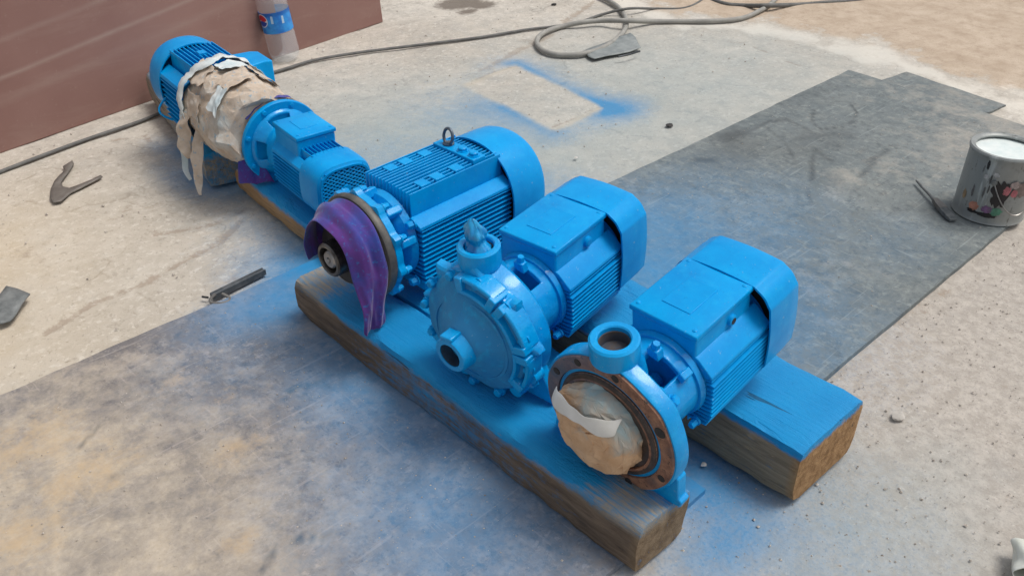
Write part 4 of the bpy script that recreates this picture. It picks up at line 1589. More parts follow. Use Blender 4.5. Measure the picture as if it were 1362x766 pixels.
def crumple(o, s, amp, seed=0, levels=2):
    """uneven paper-like surface: ridged noise pushed along the normals"""
    me = o.data
    vs = [v.co.copy() for v in me.vertices]
    ns = [v.normal.copy() for v in me.vertices]
    for v, p, n in zip(me.vertices, vs, ns):
        d = 0
        f = s
        a = amp
        for l in range(levels):
            q = noise.noise(p * f + Vector((seed * 3.1, seed * 1.7, l * 5.3)))
            d += a * (1 - 2 * abs(q) * 1.6)
            f *= 2.1
            a *= 0.5
        v.co = p + n * d
    me.update()


def cloth_band(name, rows, mat, label, cat, th=0.0016, parent=None):
    """rows: list of lists of points (same length) -> sheet with thickness"""
    mb = MB()
    n = len(rows[0])
    vs = [p for r in rows for p in r]
    fs = []
    for k in range(len(rows) - 1):
        for i in range(n - 1):
            fs.append((k * n + i, k * n + i + 1, (k + 1) * n + i + 1, (k + 1) * n + i))
    mb.add(vs, fs)
    o = obj(name, mb, mat, parent, smooth=75)
    so = o.modifiers.new('thickness', 'SOLIDIFY')
    so.thickness = th
    ss = o.modifiers.new('smooth', 'SUBSURF')
    ss.levels = 1
    ss.render_levels = 2
    if label:
        tag(o, label, cat)
    return o


def to_world(T, p):
    M = Matrix.Translation(T.location) @ T.rotation_euler.to_matrix().to_4x4()
    return M @ Vector(p)


# purple cloth over the hub of the flange motor
rows = []
path = []
for k in range(15):
    a = R(196 - 196 * k / 14)                 # from the left side over the top to the right
    r = (0.098 if k > 4 else 0.074 + 0.006 * k) + 0.003 * math.sin(k * 1.3)
    path.append((r * math.cos(a) * 1.02, r * math.sin(a) * 1.05 - 0.004, k / 24))
for k in range(1, 10):
    t = k / 9
    path.append((0.0985 + 0.004 * math.sin(t * 2.5) - 0.010 * t, -0.004 - 0.121 * t, (14 + k) / 24))
for i, (u_, z, t) in enumerate(path):
    row = []
    for j in range(19):
        f = j / 18
        x = -0.112 + (0.064 + 0.002 * math.sin(i * 0.9)) * f
        if i < 5:
            x -= 0.010 * (5 - i) / 5 * (1 - f)
        fold = 0.0035 * math.sin(f * 11.0 + i * 0.30) + 0.006 * (0.5 - abs(noise.noise((i * 0.22, f * 4.5, 1.7)))) + 0.003 * noise.noise((i * 0.7, f * 9, 4.2))
        dr = fold - 0.026 * (1 - f) ** 2 * (1 if i < 15 else max(0, 1 - (i - 14) / 5))
        if i <= 14:
            a = math.atan2(z, u_)
            p = (x, -(u_ + dr * math.cos(a)), z + dr * math.sin(a))
        else:
            x -= 0.010 * (t - 14 / 24) / (9 / 24)
            wid = 1 - 0.16 * min(1, (i - 14) / 4)
            x = -0.085 + (x + 0.085) * wid
            p = (x, -(u_ + dr), z)
        row.append(to_world(P1, p))
    rows.append(row)
for row in rows[-2:]:
    for j, p in enumerate(row):
        p.z = max(p.z, 0.108)
        p.z += 0.005 * math.sin(j * 1.9) + 0.004 * math.sin(j * 4.3 + 1)
cloth_band('cloth', rows, M_RAG, 'purple cloth draped over the motor hub and hanging onto the front timber', 'cloth', 0.0025)

# second purple cloth, bunched under the flange of the grille motor
rows = []
for i in range(9):
    t = i / 8
    row = []
    for j in range(9):
        f = j / 8
        a = R(215 - 100 * f)
        rr_ = 0.100 + 0.016 * t + 0.008 * math.sin(f * 14 + t * 3)
        x = 0.905 + 0.02 + 0.028 * (1 - f) * math.sin(t * 3) + 0.006 * math.sin(f * 10)
        q = Vector((-0.072 - 0.012 * t + (0.030 + 0.045 * t) * f - 0.005 * math.sin(f * 13 + 1), 0.925 - (0.02 + 0.03 * t) * f + 0.006 * math.sin(f * 12 + t * 2), 0.172 - 0.092 * t + 0.005 * math.sin(f * 11)))
        row.append(q)
    rows.append(row)
cloth_band('cloth', rows, M_RAG, 'small purple cloth bunched below the round flange of the grille motor', 'cloth', 0.002)
# rim of the same kind of cloth between flange and paper
rows = []
for i in range(25):
    a = R(62 + 75 * i / 24)
    row = []
    for j in range(5):
        f = j / 4
        r = 0.1085 + 0.0012 * math.sin(i * 1.1 + f * 2) + 0.001 * f
        row.append(Vector((0.034 + r * math.cos(a), 0.912 + 0.022 * f, 0.172 + r * math.sin(a))))
    rows.append(row)
cloth_band('cloth', rows, M_RAG, 'thin purple cloth strip along the top rim of the round flange', 'cloth', 0.002)

# paper wrapped round the bell between the two far motors
mb = MB()
prof = [(0.010, 0.082), (0.0, 0.098), (-0.02, 0.108), (-0.05, 0.113), (-0.08, 0.114), (-0.12, 0.113), (-0.16, 0.110), (-0.20, 0.108), (-0.235, 0.103), (-0.255, 0.092), (-0.262, 0.07)]
rp = np.random.RandomState(21)


def facet_loft(rings, jit, caps=(True, True), smooth=14, fold=0.0):
    """coarse jittered sheet split once more: the sharp flat facets of crumpled paper"""
    mb = MB()
    n = len(rings[0])
    out = []
    for k, r in enumerate(rings):
        c = sum((Vector(p) for p in r), Vector()) / n
        rr = []
        for i, p in enumerate(r):
            p = Vector(p)
            d = (p - c)
            f = 1 + rp.uniform(-1, 1) * jit / max(d.length, 0.01)
            q = c + d * f + Vector((rp.uniform(-1, 1), rp.uniform(-1, 1), rp.uniform(-1, 1))) * jit * 0.8
            rr.append(q)
        out.append(rr)
    vs = [p for r in out for p in r]
    fs = []
    for k in range(len(out) - 1):
        for i in range(n):
            j = (i + 1) % n
            a, b, c, d = k * n + i, k * n + j, (k + 1) * n + j, (k + 1) * n + i
            if rp.rand() < 0.5:
                fs += [(a, b, c), (a, c, d)]
            else:
                fs += [(a, b, d), (b, c, d)]
    if caps[0]:
        fs.append(tuple(range(n - 1, -1, -1)))
    if caps[1]:
        fs.append(tuple((len(out) - 1) * n + i for i in range(n)))
    mb.add(vs, fs)
    me = mb.mesh('sheet', 0)
    bm = bmesh.new()
    bm.from_mesh(me)
    bmesh.ops.triangulate(bm, faces=bm.faces[:])
    for lev in range(2):
        bmesh.ops.subdivide_edges(bm, edges=bm.edges[:], cuts=1, use_grid_fill=True)
        bmesh.ops.triangulate(bm, faces=bm.faces[:])
        for v in bm.verts:
            v.co += Vector((rp.uniform(-1, 1), rp.uniform(-1, 1), rp.uniform(-1, 1))) * jit * (0.24 if lev == 0 else 0.10)
    bm.to_mesh(me)
    bm.free()
    me.polygons.foreach_set('use_smooth', [True] * len(me.polygons))
    me.set_sharp_from_angle(angle=R(smooth))
    return me


rings = []
NP = 34
for k in range(15):
    t = k / 14
    a_ = 0.012 - 0.262 * t
    r_ = float(np.interp(t, [0, 0.05, 0.15, 0.4, 0.8, 0.95, 1.0], [0.078, 0.098, 0.107, 0.110, 0.106, 0.098, 0.08]))
    ring = []
    for i in range(NP):
        th_ = 2 * PI * (i + 0.5 * (k % 2)) / NP
        y, z = r_ * math.cos(th_), r_ * math.sin(th_)
        # sags on the left and below, tighter at the top
        if z < 0:
            y *= 1.06
            z *= 0.98
        # long folds running along the wrap
        f = 1 + 0.045 * math.sin(th_ * 7 + 2.0 * t) * (0.4 + t * (1 - t) * 2)
        ring.append((a_ + 0.012 * math.sin(th_ * 3), y * f, z * f))
    rings.append(ring)
pw = link('paper_wrap', facet_loft(rings, 0.0026, smooth=24), M_PAPER)
pw.location = P5.location
pw.rotation_euler = (0, 0, R(84))
tag(pw, 'crumpled brown masking paper wrapped round the bell between the two far motors', 'paper')
for (ac, xc, wa_, wx_, lift, mt_) in ((60, -0.05, 34, 0.075, 0.012, 0), (100, -0.075, 40, 0.05, 0.010, 1), (130, -0.14, 36, 0.09, 0.009, 0), (20, -0.10, 30, 0.07, 0.012, 0), (165, -0.08, 30, 0.08, 0.014, 0),
                                      (150, -0.035, 40, 0.04, 0.014, 1), (190, -0.06, 28, 0.07, 0.016, 0), (80, -0.17, 38, 0.07, 0.007, 0), (45, -0.20, 34, 0.06, 0.007, 1), (178, -0.16, 26, 0.08, 0.012, 0)):
    rows = []
    for i in range(13):
        row = []
        for j in range(9):
            u, v_ = i / 12 - 0.5, j / 8 - 0.5
            a = R(ac + wa_ * u * (1 + 0.3 * noise.noise((ac, v_ * 4, 1.3))))
            x = xc + wx_ * v_ * (1 + 0.5 * noise.noise((ac * 0.7, u * 4, 2.3))) + 0.02 * u
            curl = lift * (max(0, abs(u) * 2 - 0.55) + max(0, abs(v_) * 2 - 0.6)) * (0.5 + noise.noise((ac * 0.3 + u * 2, v_ * 2, 5.1)))
            r = 0.1145 + curl + 0.004 * noise.noise((u * 5 + ac, v_ * 5, 0.4)) + 0.0025 * (0.5 - abs(noise.noise((u * 11 + ac, v_ * 11, 0.9))))
            row.append(Vector((x, r * math.cos(a), r * math.sin(a))))
        rows.append(row)
    cloth_band('paper_flap', rows, M_TAPEB if mt_ else M_PAPER, None, None, 0.0008, pw)
# collar of torn tape at the motor end
mb = MB()
rg_ = []
for k in range(97):
    a = 2 * PI * k / 96
    r = 0.116 + 0.006 * noise.noise((math.cos(a) * 3, math.sin(a) * 3, 2.2))
    dx = 0.016 * noise.noise((math.cos(a) * 2, math.sin(a) * 2, 7.7))
    rg_.append([(0.008 + dx, r * math.cos(a) * 0.90, r * math.sin(a) * 0.90), (-0.006 + dx, r * math.cos(a) * 1.02, r * math.sin(a) * 1.02),
                (-0.022 + dx * 1.2, r * math.cos(a) * 1.045, r * math.sin(a) * 1.045), (-0.046 + dx * 2.2, r * math.cos(a) * 1.05, r * math.sin(a) * 1.05)])
mb.loft(rg_, False, False, closed=False)
tc = obj('tape_collar', mb, M_TAPEB, None, smooth=40)
crumple(tc, 30, 0.004, 3)
so = tc.modifiers.new('thickness', 'SOLIDIFY')
so.thickness = 0.0012
tc.location = P5.location
tc.rotation_euler = (0, 0, R(84))
tag(tc, 'torn pale tape collar round the motor end of the brown paper wrap', 'tape')


def strip(name, pts, widths, mat, label, cat, wdir, seed=0, th=0.001):
    rows = []
    N = 18
    for k in range(N + 1):
        t = k / N * (len(pts) - 1)
        i = min(int(t), len(pts) - 2)
        f = t - i
        p = Vector(pts[i]).lerp(Vector(pts[i + 1]), f)
        wv = widths[i] + (widths[i + 1] - widths[i]) * f
        row = []
        for j in range(6):
            g_ = j / 5 - 0.5
            q = p + Vector(wdir) * wv * g_
            nn = noise.noise_vector((q.x * 25 + seed, q.y * 25, q.z * 25))
            q = q + nn * 0.012 * min(1, k / 3)
            row.append(q)
        rows.append(row)
    return cloth_band(name, rows, mat, label, cat, th)


def lp_(x, y, z):
    return to_world(P5, (x, y, z))


strip('paper_strip', [lp_(-0.02, 0.100, 0.03), lp_(-0.03, 0.128, -0.05), lp_(-0.035, 0.138, -0.12), lp_(-0.05, 0.140, -0.175)], [0.024, 0.026, 0.020, 0.010], M_TAPEB,
      'pale torn paper strip hanging lowest from the wrapped bell', 'paper', (0.72, -0.60, 0.15), 2)
strip('paper_strip', [lp_(-0.09, 0.098, -0.03), lp_(-0.11, 0.130, -0.09), lp_(-0.12, 0.138, -0.14), lp_(-0.135, 0.142, -0.185)], [0.028, 0.030, 0.024, 0.010], M_PAPER,
      'brown torn paper strip hanging nearest the round flange', 'paper', (0.75, -0.62, -0.1), 5)
strip('paper_strip', [lp_(-0.05, 0.105, 0.02), lp_(-0.06, 0.132, -0.02), lp_(-0.06, 0.140, -0.07), lp_(-0.065, 0.132, -0.105)], [0.035, 0.045, 0.036, 0.018], M_PAPER,
      'curled flap of brown paper on the side of the wrapped bell', 'paper', (0.6, -0.5, 0.5), 9)

# paper plug taped into the open flange of the nearest pump
pr = []
NR, NA = 7, 22
for i in range(NR + 1):
    t = i / NR
    ring = []
    for k in range(NA):
        a = 2 * PI * (k + 0.5 * (i % 2)) / NA
        rad = 0.071 + 0.006 * math.cos(a - R(215)) + 0.006 * noise.noise((math.cos(a) * 2.3, math.sin(a) * 2.3, 0.7))
        ph = (0.14 + 0.86 * t) * PI / 2
        r = rad * math.sin(ph) ** 0.75
        x = 0.006 - 0.050 * math.cos(ph) ** 0.65
        ring.append((x, r * math.cos(a) * 1.08 + 0.014, r * math.sin(a) * 1.14 - 0.003))
    pr.append(ring)
pp = link('paper_plug', facet_loft(pr, 0.0034, (True, False), 9), M_PAPER2)
pp.location = P3.location
pp.rotation_euler = P3.rotation_euler
tag(pp, 'crumpled brown paper stuffed into the open rusty flange of the nearest pump', 'paper')
rows = []
for i in range(17):
    t = i / 16
    row = []
    y = 0.082 - 0.126 * t
    zc = 0.034 + 0.016 * t + 0.004 * math.sin(t * 5.0)
    for j in range(5):
        f = j / 4 - 0.5
        z = zc + f * (0.022 + 0.004 * math.sin(t * 9)) + 0.003 * noise.noise((t * 7, f * 2, 8.8))
        rr2 = min(1.0, math.hypot(y - 0.014, z + 0.003) / 0.086)
        x = 0.003 - 0.052 * math.sqrt(max(0, 1 - rr2 ** 2.6)) - 0.0035 + 0.002 * noise.noise((y * 60, z * 60, 3))
        row.append(to_world(P3, (x, y, z)))
    rows.append(row)
cloth_band('tape_strip', rows, M_TAPE, 'whitish tape strip across the brown paper in the open flange', 'tape', 0.0012)

# crumpled plastic stuffed in the outlet of the second pump
def plastic_mat():
    m = Mat('blue_sprayed_plastic_film', 0.2, 0, 0.6)
    n1 = m.noise(40, 5, 0.6)
    m.color(m.mix(m.ramp(n1, [(0.4, 0), (0.62, 1)]), (0.0, 0.20, 0.50), (0.02, 0.36, 0.68)))
    m.bump(n1, 0.6, 0.002)
    return m.m


mb = MB()
pr = []
for i in range(15):
    t = i / 14
    ring = []
    r0 = [0.0225, 0.0235, 0.0235, 0.021, 0.017, 0.0145, 0.0145, 0.017, 0.019, 0.019, 0.017, 0.014, 0.011, 0.008, 0.003][i]
    for k in range(40):
        a = 2 * PI * k / 40
        r = r0 * (1 + 0.16 * math.sin(3 * a + 5 * t) * (0.3 + t) + 0.07 * math.sin(8 * a - 9 * t))
        ring.append((0.030 + r * math.cos(a) * (1 - 0.45 * t), 0.012 + r * math.sin(a) + 0.010 * t, 0.136 + 0.064 * t))
    pr.append(ring)
mb.loft(pr)
ps = obj('plastic_plug', mb, plastic_mat(), None, smooth=28)
crumple(ps, 90, 0.0016, 2)
ps.location = P2.location
ps.rotation_euler = P2.rotation_euler
tag(ps, 'blue tinted plastic film stuffed into the outlet of the second pump', 'plastic film')

# wooden packers that carry the motors on the rear timber
for (x, y, z, yw, lab) in ((0.105, -0.372, 0.0, 3.6, 'wooden packer between the rear timber and the nearest pump'),
                           (0.105, -0.055, 0.0, 8.7, 'wooden packer between the rear timber and the second pump')):
    T = P3 if y < -0.2 else P2
    c = to_world(T, (0.24, 0, -0.087))
    mb = MB()
    mb.box(-0.05, 0.05, -0.035, 0.035, 0.116, c.z)
    o = obj('wood_packer', mb, simple('packer_wood', (0.10, 0.07, 0.045), (0.17, 0.12, 0.08), 30, 0.8), None, bevel=0.002)
    o.location = (c.x, c.y, 0)
    o.rotation_euler = (0, 0, R(yw))
    tag(o, lab, 'packer')
# packers under the two far motors
c = to_world(P4, (0.2, 0, -0.066))
mb = MB()
mb.box(-0.03, 0.03, -0.045, 0.045, 0.068, c.z)
o = obj('wood_packer', mb, M_BLUE, None, bevel=0.002)
o.location = (c.x, c.y, 0)
tag(o, 'small blue packer between the low tan timber and the grille motor', 'packer')

# ================================================================== WALL
def wall_mat():
    m = Mat('red_oxide_primer', 0.62, 0, 0.35)
    n1 = m.noise(1.6, 6, 0.6)
    n2 = m.noise(7, 8, 0.7, (0.5, 1, 2.5), dist=0.5)
    n3 = m.noise(60, 5, 0.6)
    c = m.mix(m.ramp(n1, [(0.35, 0), (0.65, 1)]), (0.235, 0.125, 0.105), (0.29, 0.165, 0.14))
    c = m.mix(m.ramp(n2, [(0.50, 0), (0.72, 0.35)]), c, (0.35, 0.24, 0.20))
    c = m.mix(m.ramp(n3, [(0.62, 0), (0.75, 0.3)]), c, (0.40, 0.31, 0.26))
    x = m.sep()
    # dried run and splash lines that slant up to the right
    s = m.math('SUBTRACT', x[2], m.math('MULTIPLY', x[0], 0.115))
    s = m.math('ADD', s, m.math('MULTIPLY', m.math('SUBTRACT', n1, 0.5), 0.018))
    for c0, wd, k in ((0.148, 0.010, 0.55), (0.245, 0.012, 0.30), (0.085, 0.02, 0.18)):
        d = m.math('ABSOLUTE', m.math('SUBTRACT', s, c0))
        f = m.ramp(d, [(0.0, k), (wd, 0.0)])
        f = m.math('MULTIPLY', f, m.ramp(n2, [(0.25, 0.35), (0.6, 1.0)]))
        c = m.mix(f, c, (0.42, 0.33, 0.28))
    tanf = m.ramp(m.math('ADD', m.math('MULTIPLY', x[0], 1.0), m.math('MULTIPLY', n1, 0.3)), [(0.28, 0.7), (0.42, 0.0)])
    c = m.mix(m.math('MULTIPLY', tanf, 0.35), c, (0.40, 0.24, 0.12))
    m.color(c)
    m.bump(n3, 0.15, 0.001)
    return m.m


wa, wb = U(-190, 270), U(508, 28)
wl = (wb - wa)
ang = math.atan2(wl.y, wl.x)
mb = MB()
nxw, nzw = 60, 20
L = wl.length
rings = []
for k in range(nxw + 1):
    x = L * k / nxw
    bow = 0.008 * math.sin(x * 2.1)
    rings.append([(x - (0.02 * (1 - 0) if False else 0), 0.0 + bow, -0.004), (x - 0.030 * (k == nxw), 0.0 + bow + 0.02, 0.62), (x - 0.030 * (k == nxw), 0.045 + bow + 0.02, 0.62), (x, 0.045 + bow, -0.004)])
mb.loft(rings)
wall = obj('wall', mb, wall_mat(), None, smooth=30, bevel=0.003)
wall.location = (wa.x, wa.y, 0)
wall.rotation_euler = (0, 0, ang)
tag(wall, 'reddish brown primed steel wall with pale streaks at the upper left', 'wall')

# ================================================================== BOTTLE
BT = thing('plastic_bottle', 'clear plastic drink bottle with a blue label leaning by the brown wall', 'bottle', tuple(U(381, 79)), 0, 0)
BT.rotation_euler = (R(-4.0), R(-5.0), R(10))


def pet():
    m = Mat('clear_plastic', 0.10, 0, 0.8)
    m.color((0.80, 0.86, 0.88))
    m.b.inputs['Alpha'].default_value = 0.24
    m.b.inputs['IOR'].default_value = 1.5
    m.bump(m.noise(18, 3, 0.5), 0.35, 0.004)
    return m.m


M_PET = pet()
mb = MB()
outer = [(0.0, 0.0), (0.004, 0.018), (0.0, 0.030), (0.003, 0.037), (0.014, 0.043), (0.03, 0.0448), (0.09, 0.0448), (0.095, 0.0440), (0.170, 0.0440), (0.175, 0.0448), (0.20, 0.0445), (0.23, 0.041), (0.26, 0.031), (0.285, 0.020), (0.30, 0.0145), (0.318, 0.0138)]
NA = 48
rings = []
for a_, r_ in outer:
    ring = []
    for k in range(NA):
        t = 2 * PI * k / NA
        pet_ = 1 - 0.10 * max(0, math.cos(5 * t)) ** 2 * max(0.0, 1 - a_ / 0.03) - 0.02 * math.sin(a_ * 140) * max(0.0, math.cos(t * 2 + 1))
        ring.append((r_ * pet_ * math.cos(t), r_ * pet_ * math.sin(t), a_))
    rings.append(ring)
mb.loft(rings, False, False)
bo = obj('bottle_body', mb, M_PET, BT, smooth=60)
BT.scale = (1.2, 1.2, 1.12)
cp = MB()
cp.lathe([(0.304, 0.0155), (0.322, 0.0155), (0.324, 0.014), (0.324, 0.0)], 30, 'z')
obj('cap', cp, simple('blue_cap', (0.01, 0.10, 0.45), (0.015, 0.12, 0.5), 20, 0.4), BT)
lb = MB()
lb.lathe([(0.100, 0.0446), (0.100, 0.0452), (0.166, 0.0452), (0.166, 0.0446)], 64, 'z', closed_prof=True)


def label_mat():
    m = Mat('blue_label_film', 0.35)
    n1 = m.noise(30, 4, 0.6)
    x = m.sep()
    c = m.mix(m.ramp(n1, [(0.4, 0), (0.6, 1)]), (0.012, 0.16, 0.55), (0.03, 0.30, 0.72))
    band = m.ramp(x[2], [(0.152, 0), (0.158, 1)])
    c = m.mix(m.math('MULTIPLY', band, 0.6), c, (0.005, 0.06, 0.30))
    m.color(c)
    return m.m


lbo = obj('label', lb, label_mat(), BT)


def curved_patch(r, ac, zc, poly, name, mat, parent, thick=0.0004, tap=None):
    """flat print: polygon (angle offset in m, z offset in m) laid on a cylinder about z"""
    N = len(poly)
    mb = MB()
    c0 = (0.0, 0.0)
    def m_(p, k):
        z = zc + p[1]
        rr = (tap(z) if tap else r) + thick
        a = ac + p[0] * k / (r)
        return (rr * math.cos(a), rr * math.sin(a), z)
    rings = []
    for k in (1.0, 0.66, 0.33, 0.02):
        rings.append([m_((p[0] * k, p[1] * k), 1.0) for p in poly])
    mb.loft(rings, False, True)
    return obj(name, mb, mat, parent, smooth=60)


def disc_poly(r, n=36, sy=1.0):
    return [(r * math.cos(2 * PI * k / n), sy * r * math.sin(2 * PI * k / n)) for k in range(n)]


def flat(name, c, rough=0.45, var=0.12):
    m = Mat(name, rough)
    n = m.noise(60, 4, 0.6)
    m.color(m.mix(m.ramp(n, [(0.35, 0), (0.65, 1)]), c, tuple(x * (1 - var) for x in c)))
    return m.m


M_WHITE = flat('white_print', (0.80, 0.80, 0.80))
M_RED = flat('red_print', (0.55, 0.02, 0.035))
M_NAVY = flat('blue_print', (0.01, 0.06, 0.36))
ca = math.atan2(CAM_LOC.y - BT.location.y, CAM_LOC.x - BT.location.x) - R(10)
ea = ca - R(58)      # emblem sits at the left edge of the visible side
em = curved_patch(0.0452, ea, 0.142, disc_poly(0.021), 'emblem', M_WHITE, lbo)
up_ = [(0.0185 * math.cos(R(a)), 0.0185 * math.sin(R(a))) for a in range(10, 181, 10)] + [(-0.0185 + 0.037 * k / 8, 0.002 + 0.004 * math.sin(k / 8 * 2 * PI)) for k in range(1, 8)]
curved_patch(0.0452, ea, 0.142, up_, 'emblem_red_half', M_RED, lbo, 0.0008)
dn_ = [(0.0185 * math.cos(R(a)), 0.0185 * math.sin(R(a))) for a in range(195, 346, 10)] + [(0.017 - 0.034 * k / 8, -0.006 - 0.004 * math.sin(k / 8 * 2 * PI)) for k in range(1, 8)]
curved_patch(0.0452, ea, 0.142, dn_, 'emblem_blue_half', M_NAVY, lbo, 0.0008)
M_PALE = flat('pale_reflection', (0.45, 0.62, 0.78))  # upright light-blue reflections on the label, painted as pale patches
for k in range(2):
    zz = 0.145 - 0.004 * (k % 2)
    a = ca - R(14) + R(40) * k
    curved_patch(0.0452, a, zz, [(-0.0035, -0.012), (0.0035, -0.012), (0.004, 0.011), (-0.002, 0.012)], 'reflection_mark', M_PALE, lbo, 0.0005)

# ================================================================== PAINT CAN
can_c = U(1315, 291)
CN = thing('paint_can', 'dented grey metal paint can full of pale paint on the dark plate edge', 'paint can', (1.288, -0.386, 0.010))
RCN, HCN = 0.0830, 0.180


def can_mat():
    m = Mat('grey_tinplate', 0.42, 0.25, 0.5)
    n1 = m.noise(9, 5, 0.6, (1, 1, 0.4))
    n2 = m.noise(50, 5, 0.65)
    c = m.mix(m.ramp(n1, [(0.35, 0), (0.65, 1)]), (0.22, 0.235, 0.23), (0.30, 0.315, 0.305))
    c = m.mix(m.ramp(n2, [(0.58, 0), (0.74, 0.6)]), c, (0.12, 0.12, 0.12))
    c = m.mix(m.ramp(m.noise(14, 6, 0.7, (2.2, 2.2, 0.25)), [(0.58, 0), (0.66, 0.7)]), c, (0.44, 0.47, 0.46))
    c = m.mix(m.ramp(m.noise(30, 6, 0.7, (1.6, 1.6, 0.6)), [(0.60, 0), (0.64, 0.7)]), c, (0.07, 0.065, 0.06))
    m.color(c)
    m.bump(n1, 0.2, 0.003)
    return m.m


mb = MB()
prof = [(0.002, 0.0), (0.002, RCN - 0.004), (0.0, RCN - 0.001), (0.003, RCN + 0.002), (0.007, RCN), (HCN - 0.014, RCN), (HCN - 0.011, RCN + 0.002), (HCN - 0.004, RCN + 0.0035), (HCN, RCN + 0.001), (HCN, RCN - 0.006), (HCN - 0.004, RCN - 0.011), (HCN - 0.008, RCN - 0.011), (HCN - 0.012, RCN - 0.003), (HCN - 0.05, RCN - 0.003)]
rings = []
for a_, r_ in prof:
    ring = []
    for k in range(72):
        t = 2 * PI * k / 72
        dent = 1 - 0.035 * math.exp(-((t - R(215)) / 0.35) ** 2) * math.exp(-((a_ - 0.09) / 0.06) ** 2) + 0.008 * math.cos(2 * t + 0.6)
        ring.append((r_ * dent * math.cos(t), r_ * dent * math.sin(t), a_))
    rings.append(ring)
mb2 = MB()
# subdivide the tall side
rr3 = []
for (r0_, r1_) in zip(rings[:-1], rings[1:]):
    steps = 12 if abs(r1_[0][2] - r0_[0][2]) > 0.08 else 1
    for s_ in range(steps):
        z = r0_[0][2] + (r1_[0][2] - r0_[0][2]) * s_ / steps
        ring = []
        for k in range(72):
            t = 2 * PI * k / 72
            f = s_ / steps
            rad = math.hypot(r0_[k][0], r0_[k][1]) * (1 - f) + math.hypot(r1_[k][0], r1_[k][1]) * f
            if steps > 1:
                rad *= 1 - 0.03 * math.exp(-((t - R(228)) / 0.30) ** 2) * math.exp(-((z - 0.10) / 0.05) ** 2)
            ring.append((rad * math.cos(t), rad * math.sin(t), z))
        rr3.append(ring)
rr3.append(rings[-1])
mb2.loft(rr3, False, False)
can = obj('can_body', mb2, can_mat(), CN, smooth=35)
pt_ = MB()
pr = []
for i in range(11):
    r = (RCN - 0.0042) * i / 10
    pr.append([(max(r, 0.0005) * math.cos(2 * PI * k / 60), max(r, 0.0005) * math.sin(2 * PI * k / 60), HCN - 0.013 + 0.0014 * noise.noise((r * 60 * math.cos(2 * PI * k / 60), r * 60 * math.sin(2 * PI * k / 60), 0.3))) for k in range(60)])
pt_.loft(pr, True, False)
m = Mat('pale_paint', 0.45)
n1 = m.noise(24, 5, 0.6)
m.color(m.mix(m.ramp(n1, [(0.38, 0), (0.62, 1)]), (0.60, 0.68, 0.67), (0.72, 0.76, 0.74)))
m.bump(n1, 0.4, 0.004)
obj('paint', pt_, m.m, CN, smooth=80)
# printed blotches of the old label, turned to the camera
cca = math.atan2(CAM_LOC.y + 0.372, CAM_LOC.x - 1.292)
blob = lambda sx, sy, sd, n=44: [(sx * math.cos(2 * PI * k / n) * (1 + 0.45 * noise.noise((math.cos(2 * PI * k / n) * 2, math.sin(2 * PI * k / n) * 2, sd)) + 0.30 * noise.noise((math.cos(2 * PI * k / n) * 6, math.sin(2 * PI * k / n) * 6, sd))), sy * math.sin(2 * PI * k / n) * (1 + 0.45 * noise.noise((math.cos(2 * PI * k / n) * 2 + 5, math.sin(2 * PI * k / n) * 2, sd)) + 0.30 * noise.noise((math.cos(2 * PI * k / n) * 6 + 5, math.sin(2 * PI * k / n) * 6, sd)))) for k in range(n)]
prints = [(0.20, 0.088, blob(0.020, 0.036, 1), (0.012, 0.010, 0.014)), (0.34, 0.098, blob(0.008, 0.012, 2), (0.55, 0.10, 0.13)), (0.52, 0.115, blob(0.012, 0.010, 3), (0.40, 0.30, 0.28)),
          (-0.40, 0.042, blob(0.012, 0.011, 4), (0.60, 0.20, 0.10)), (-0.40, 0.028, blob(0.013, 0.005, 9), (0.015, 0.012, 0.012)), (-0.02, 0.042, blob(0.013, 0.009, 5), (0.22, 0.08, 0.24)), (0.22, 0.040, blob(0.014, 0.010, 6), (0.05, 0.32, 0.18)),
          (0.0, 0.027, blob(0.022, 0.006, 7), (0.012, 0.010, 0.012)), (0.56, 0.092, blob(0.008, 0.010, 8), (0.5, 0.08, 0.11)), (0.75, 0.10, blob(0.018, 0.02, 12), (0.20, 0.14, 0.12)),
          (-0.34, 0.155, blob(0.0035, 0.012, 10), (0.02, 0.02, 0.02)), (-0.30, 0.125, blob(0.006, 0.005, 11), (0.55, 0.55, 0.55)), (-0.16, 0.120, blob(0.0022, 0.012, 12), (0.08, 0.08, 0.08)), (-0.14, 0.095, blob(0.0022, 0.010, 13), (0.08, 0.08, 0.08)),
          (-0.24, 0.085, blob(0.0025, 0.014, 14), (0.10, 0.10, 0.10)), (-0.80, 0.060, blob(0.006, 0.012, 15), (0.35, 0.22, 0.08)), (-0.05, 0.135, blob(0.007, 0.006, 16), (0.45, 0.46, 0.46)), (-0.55, 0.08, blob(0.003, 0.016, 17), (0.13, 0.12, 0.12))]


def can_r(z):
    return RCN * 1.009


for k, (da, zc, poly, c) in enumerate(prints):
    a = cca + da
    poly = [(p[0], p[1]) for p in poly]
    curved_patch(RCN, a, zc, poly, 'printed_patch', flat('can_print', tuple(0.72 * x + 0.28 * sum(c) / 3 for x in c), 0.5, 0.45), can, 0.0006, lambda z: RCN * 1.009)
hd = MB()
pts = []
a0 = cca - 0.05
for k in range(31):
    t = k / 30
    aa = a0 + 1.5 * t
    sag = math.sin(PI * t)
    pts.append(((RCN * 1.03 + 0.012 * sag) * math.cos(aa), (RCN * 1.03 + 0.012 * sag) * math.sin(aa), 0.115 - 0.075 * sag))
hd.tube(pts, 0.0016, 8)
obj('wire_handle', hd, M_STEEL, CN)
for p in (pts[0], pts[-1]):
    e = MB()
    d = Vector((p[0], p[1], 0)).normalized()
    hexbolt(e, Vector((d.x * RCN, d.y * RCN, p[2])), d, 0.006, 0.005)
    obj('handle_ear', e, M_GREYMETAL, CN)

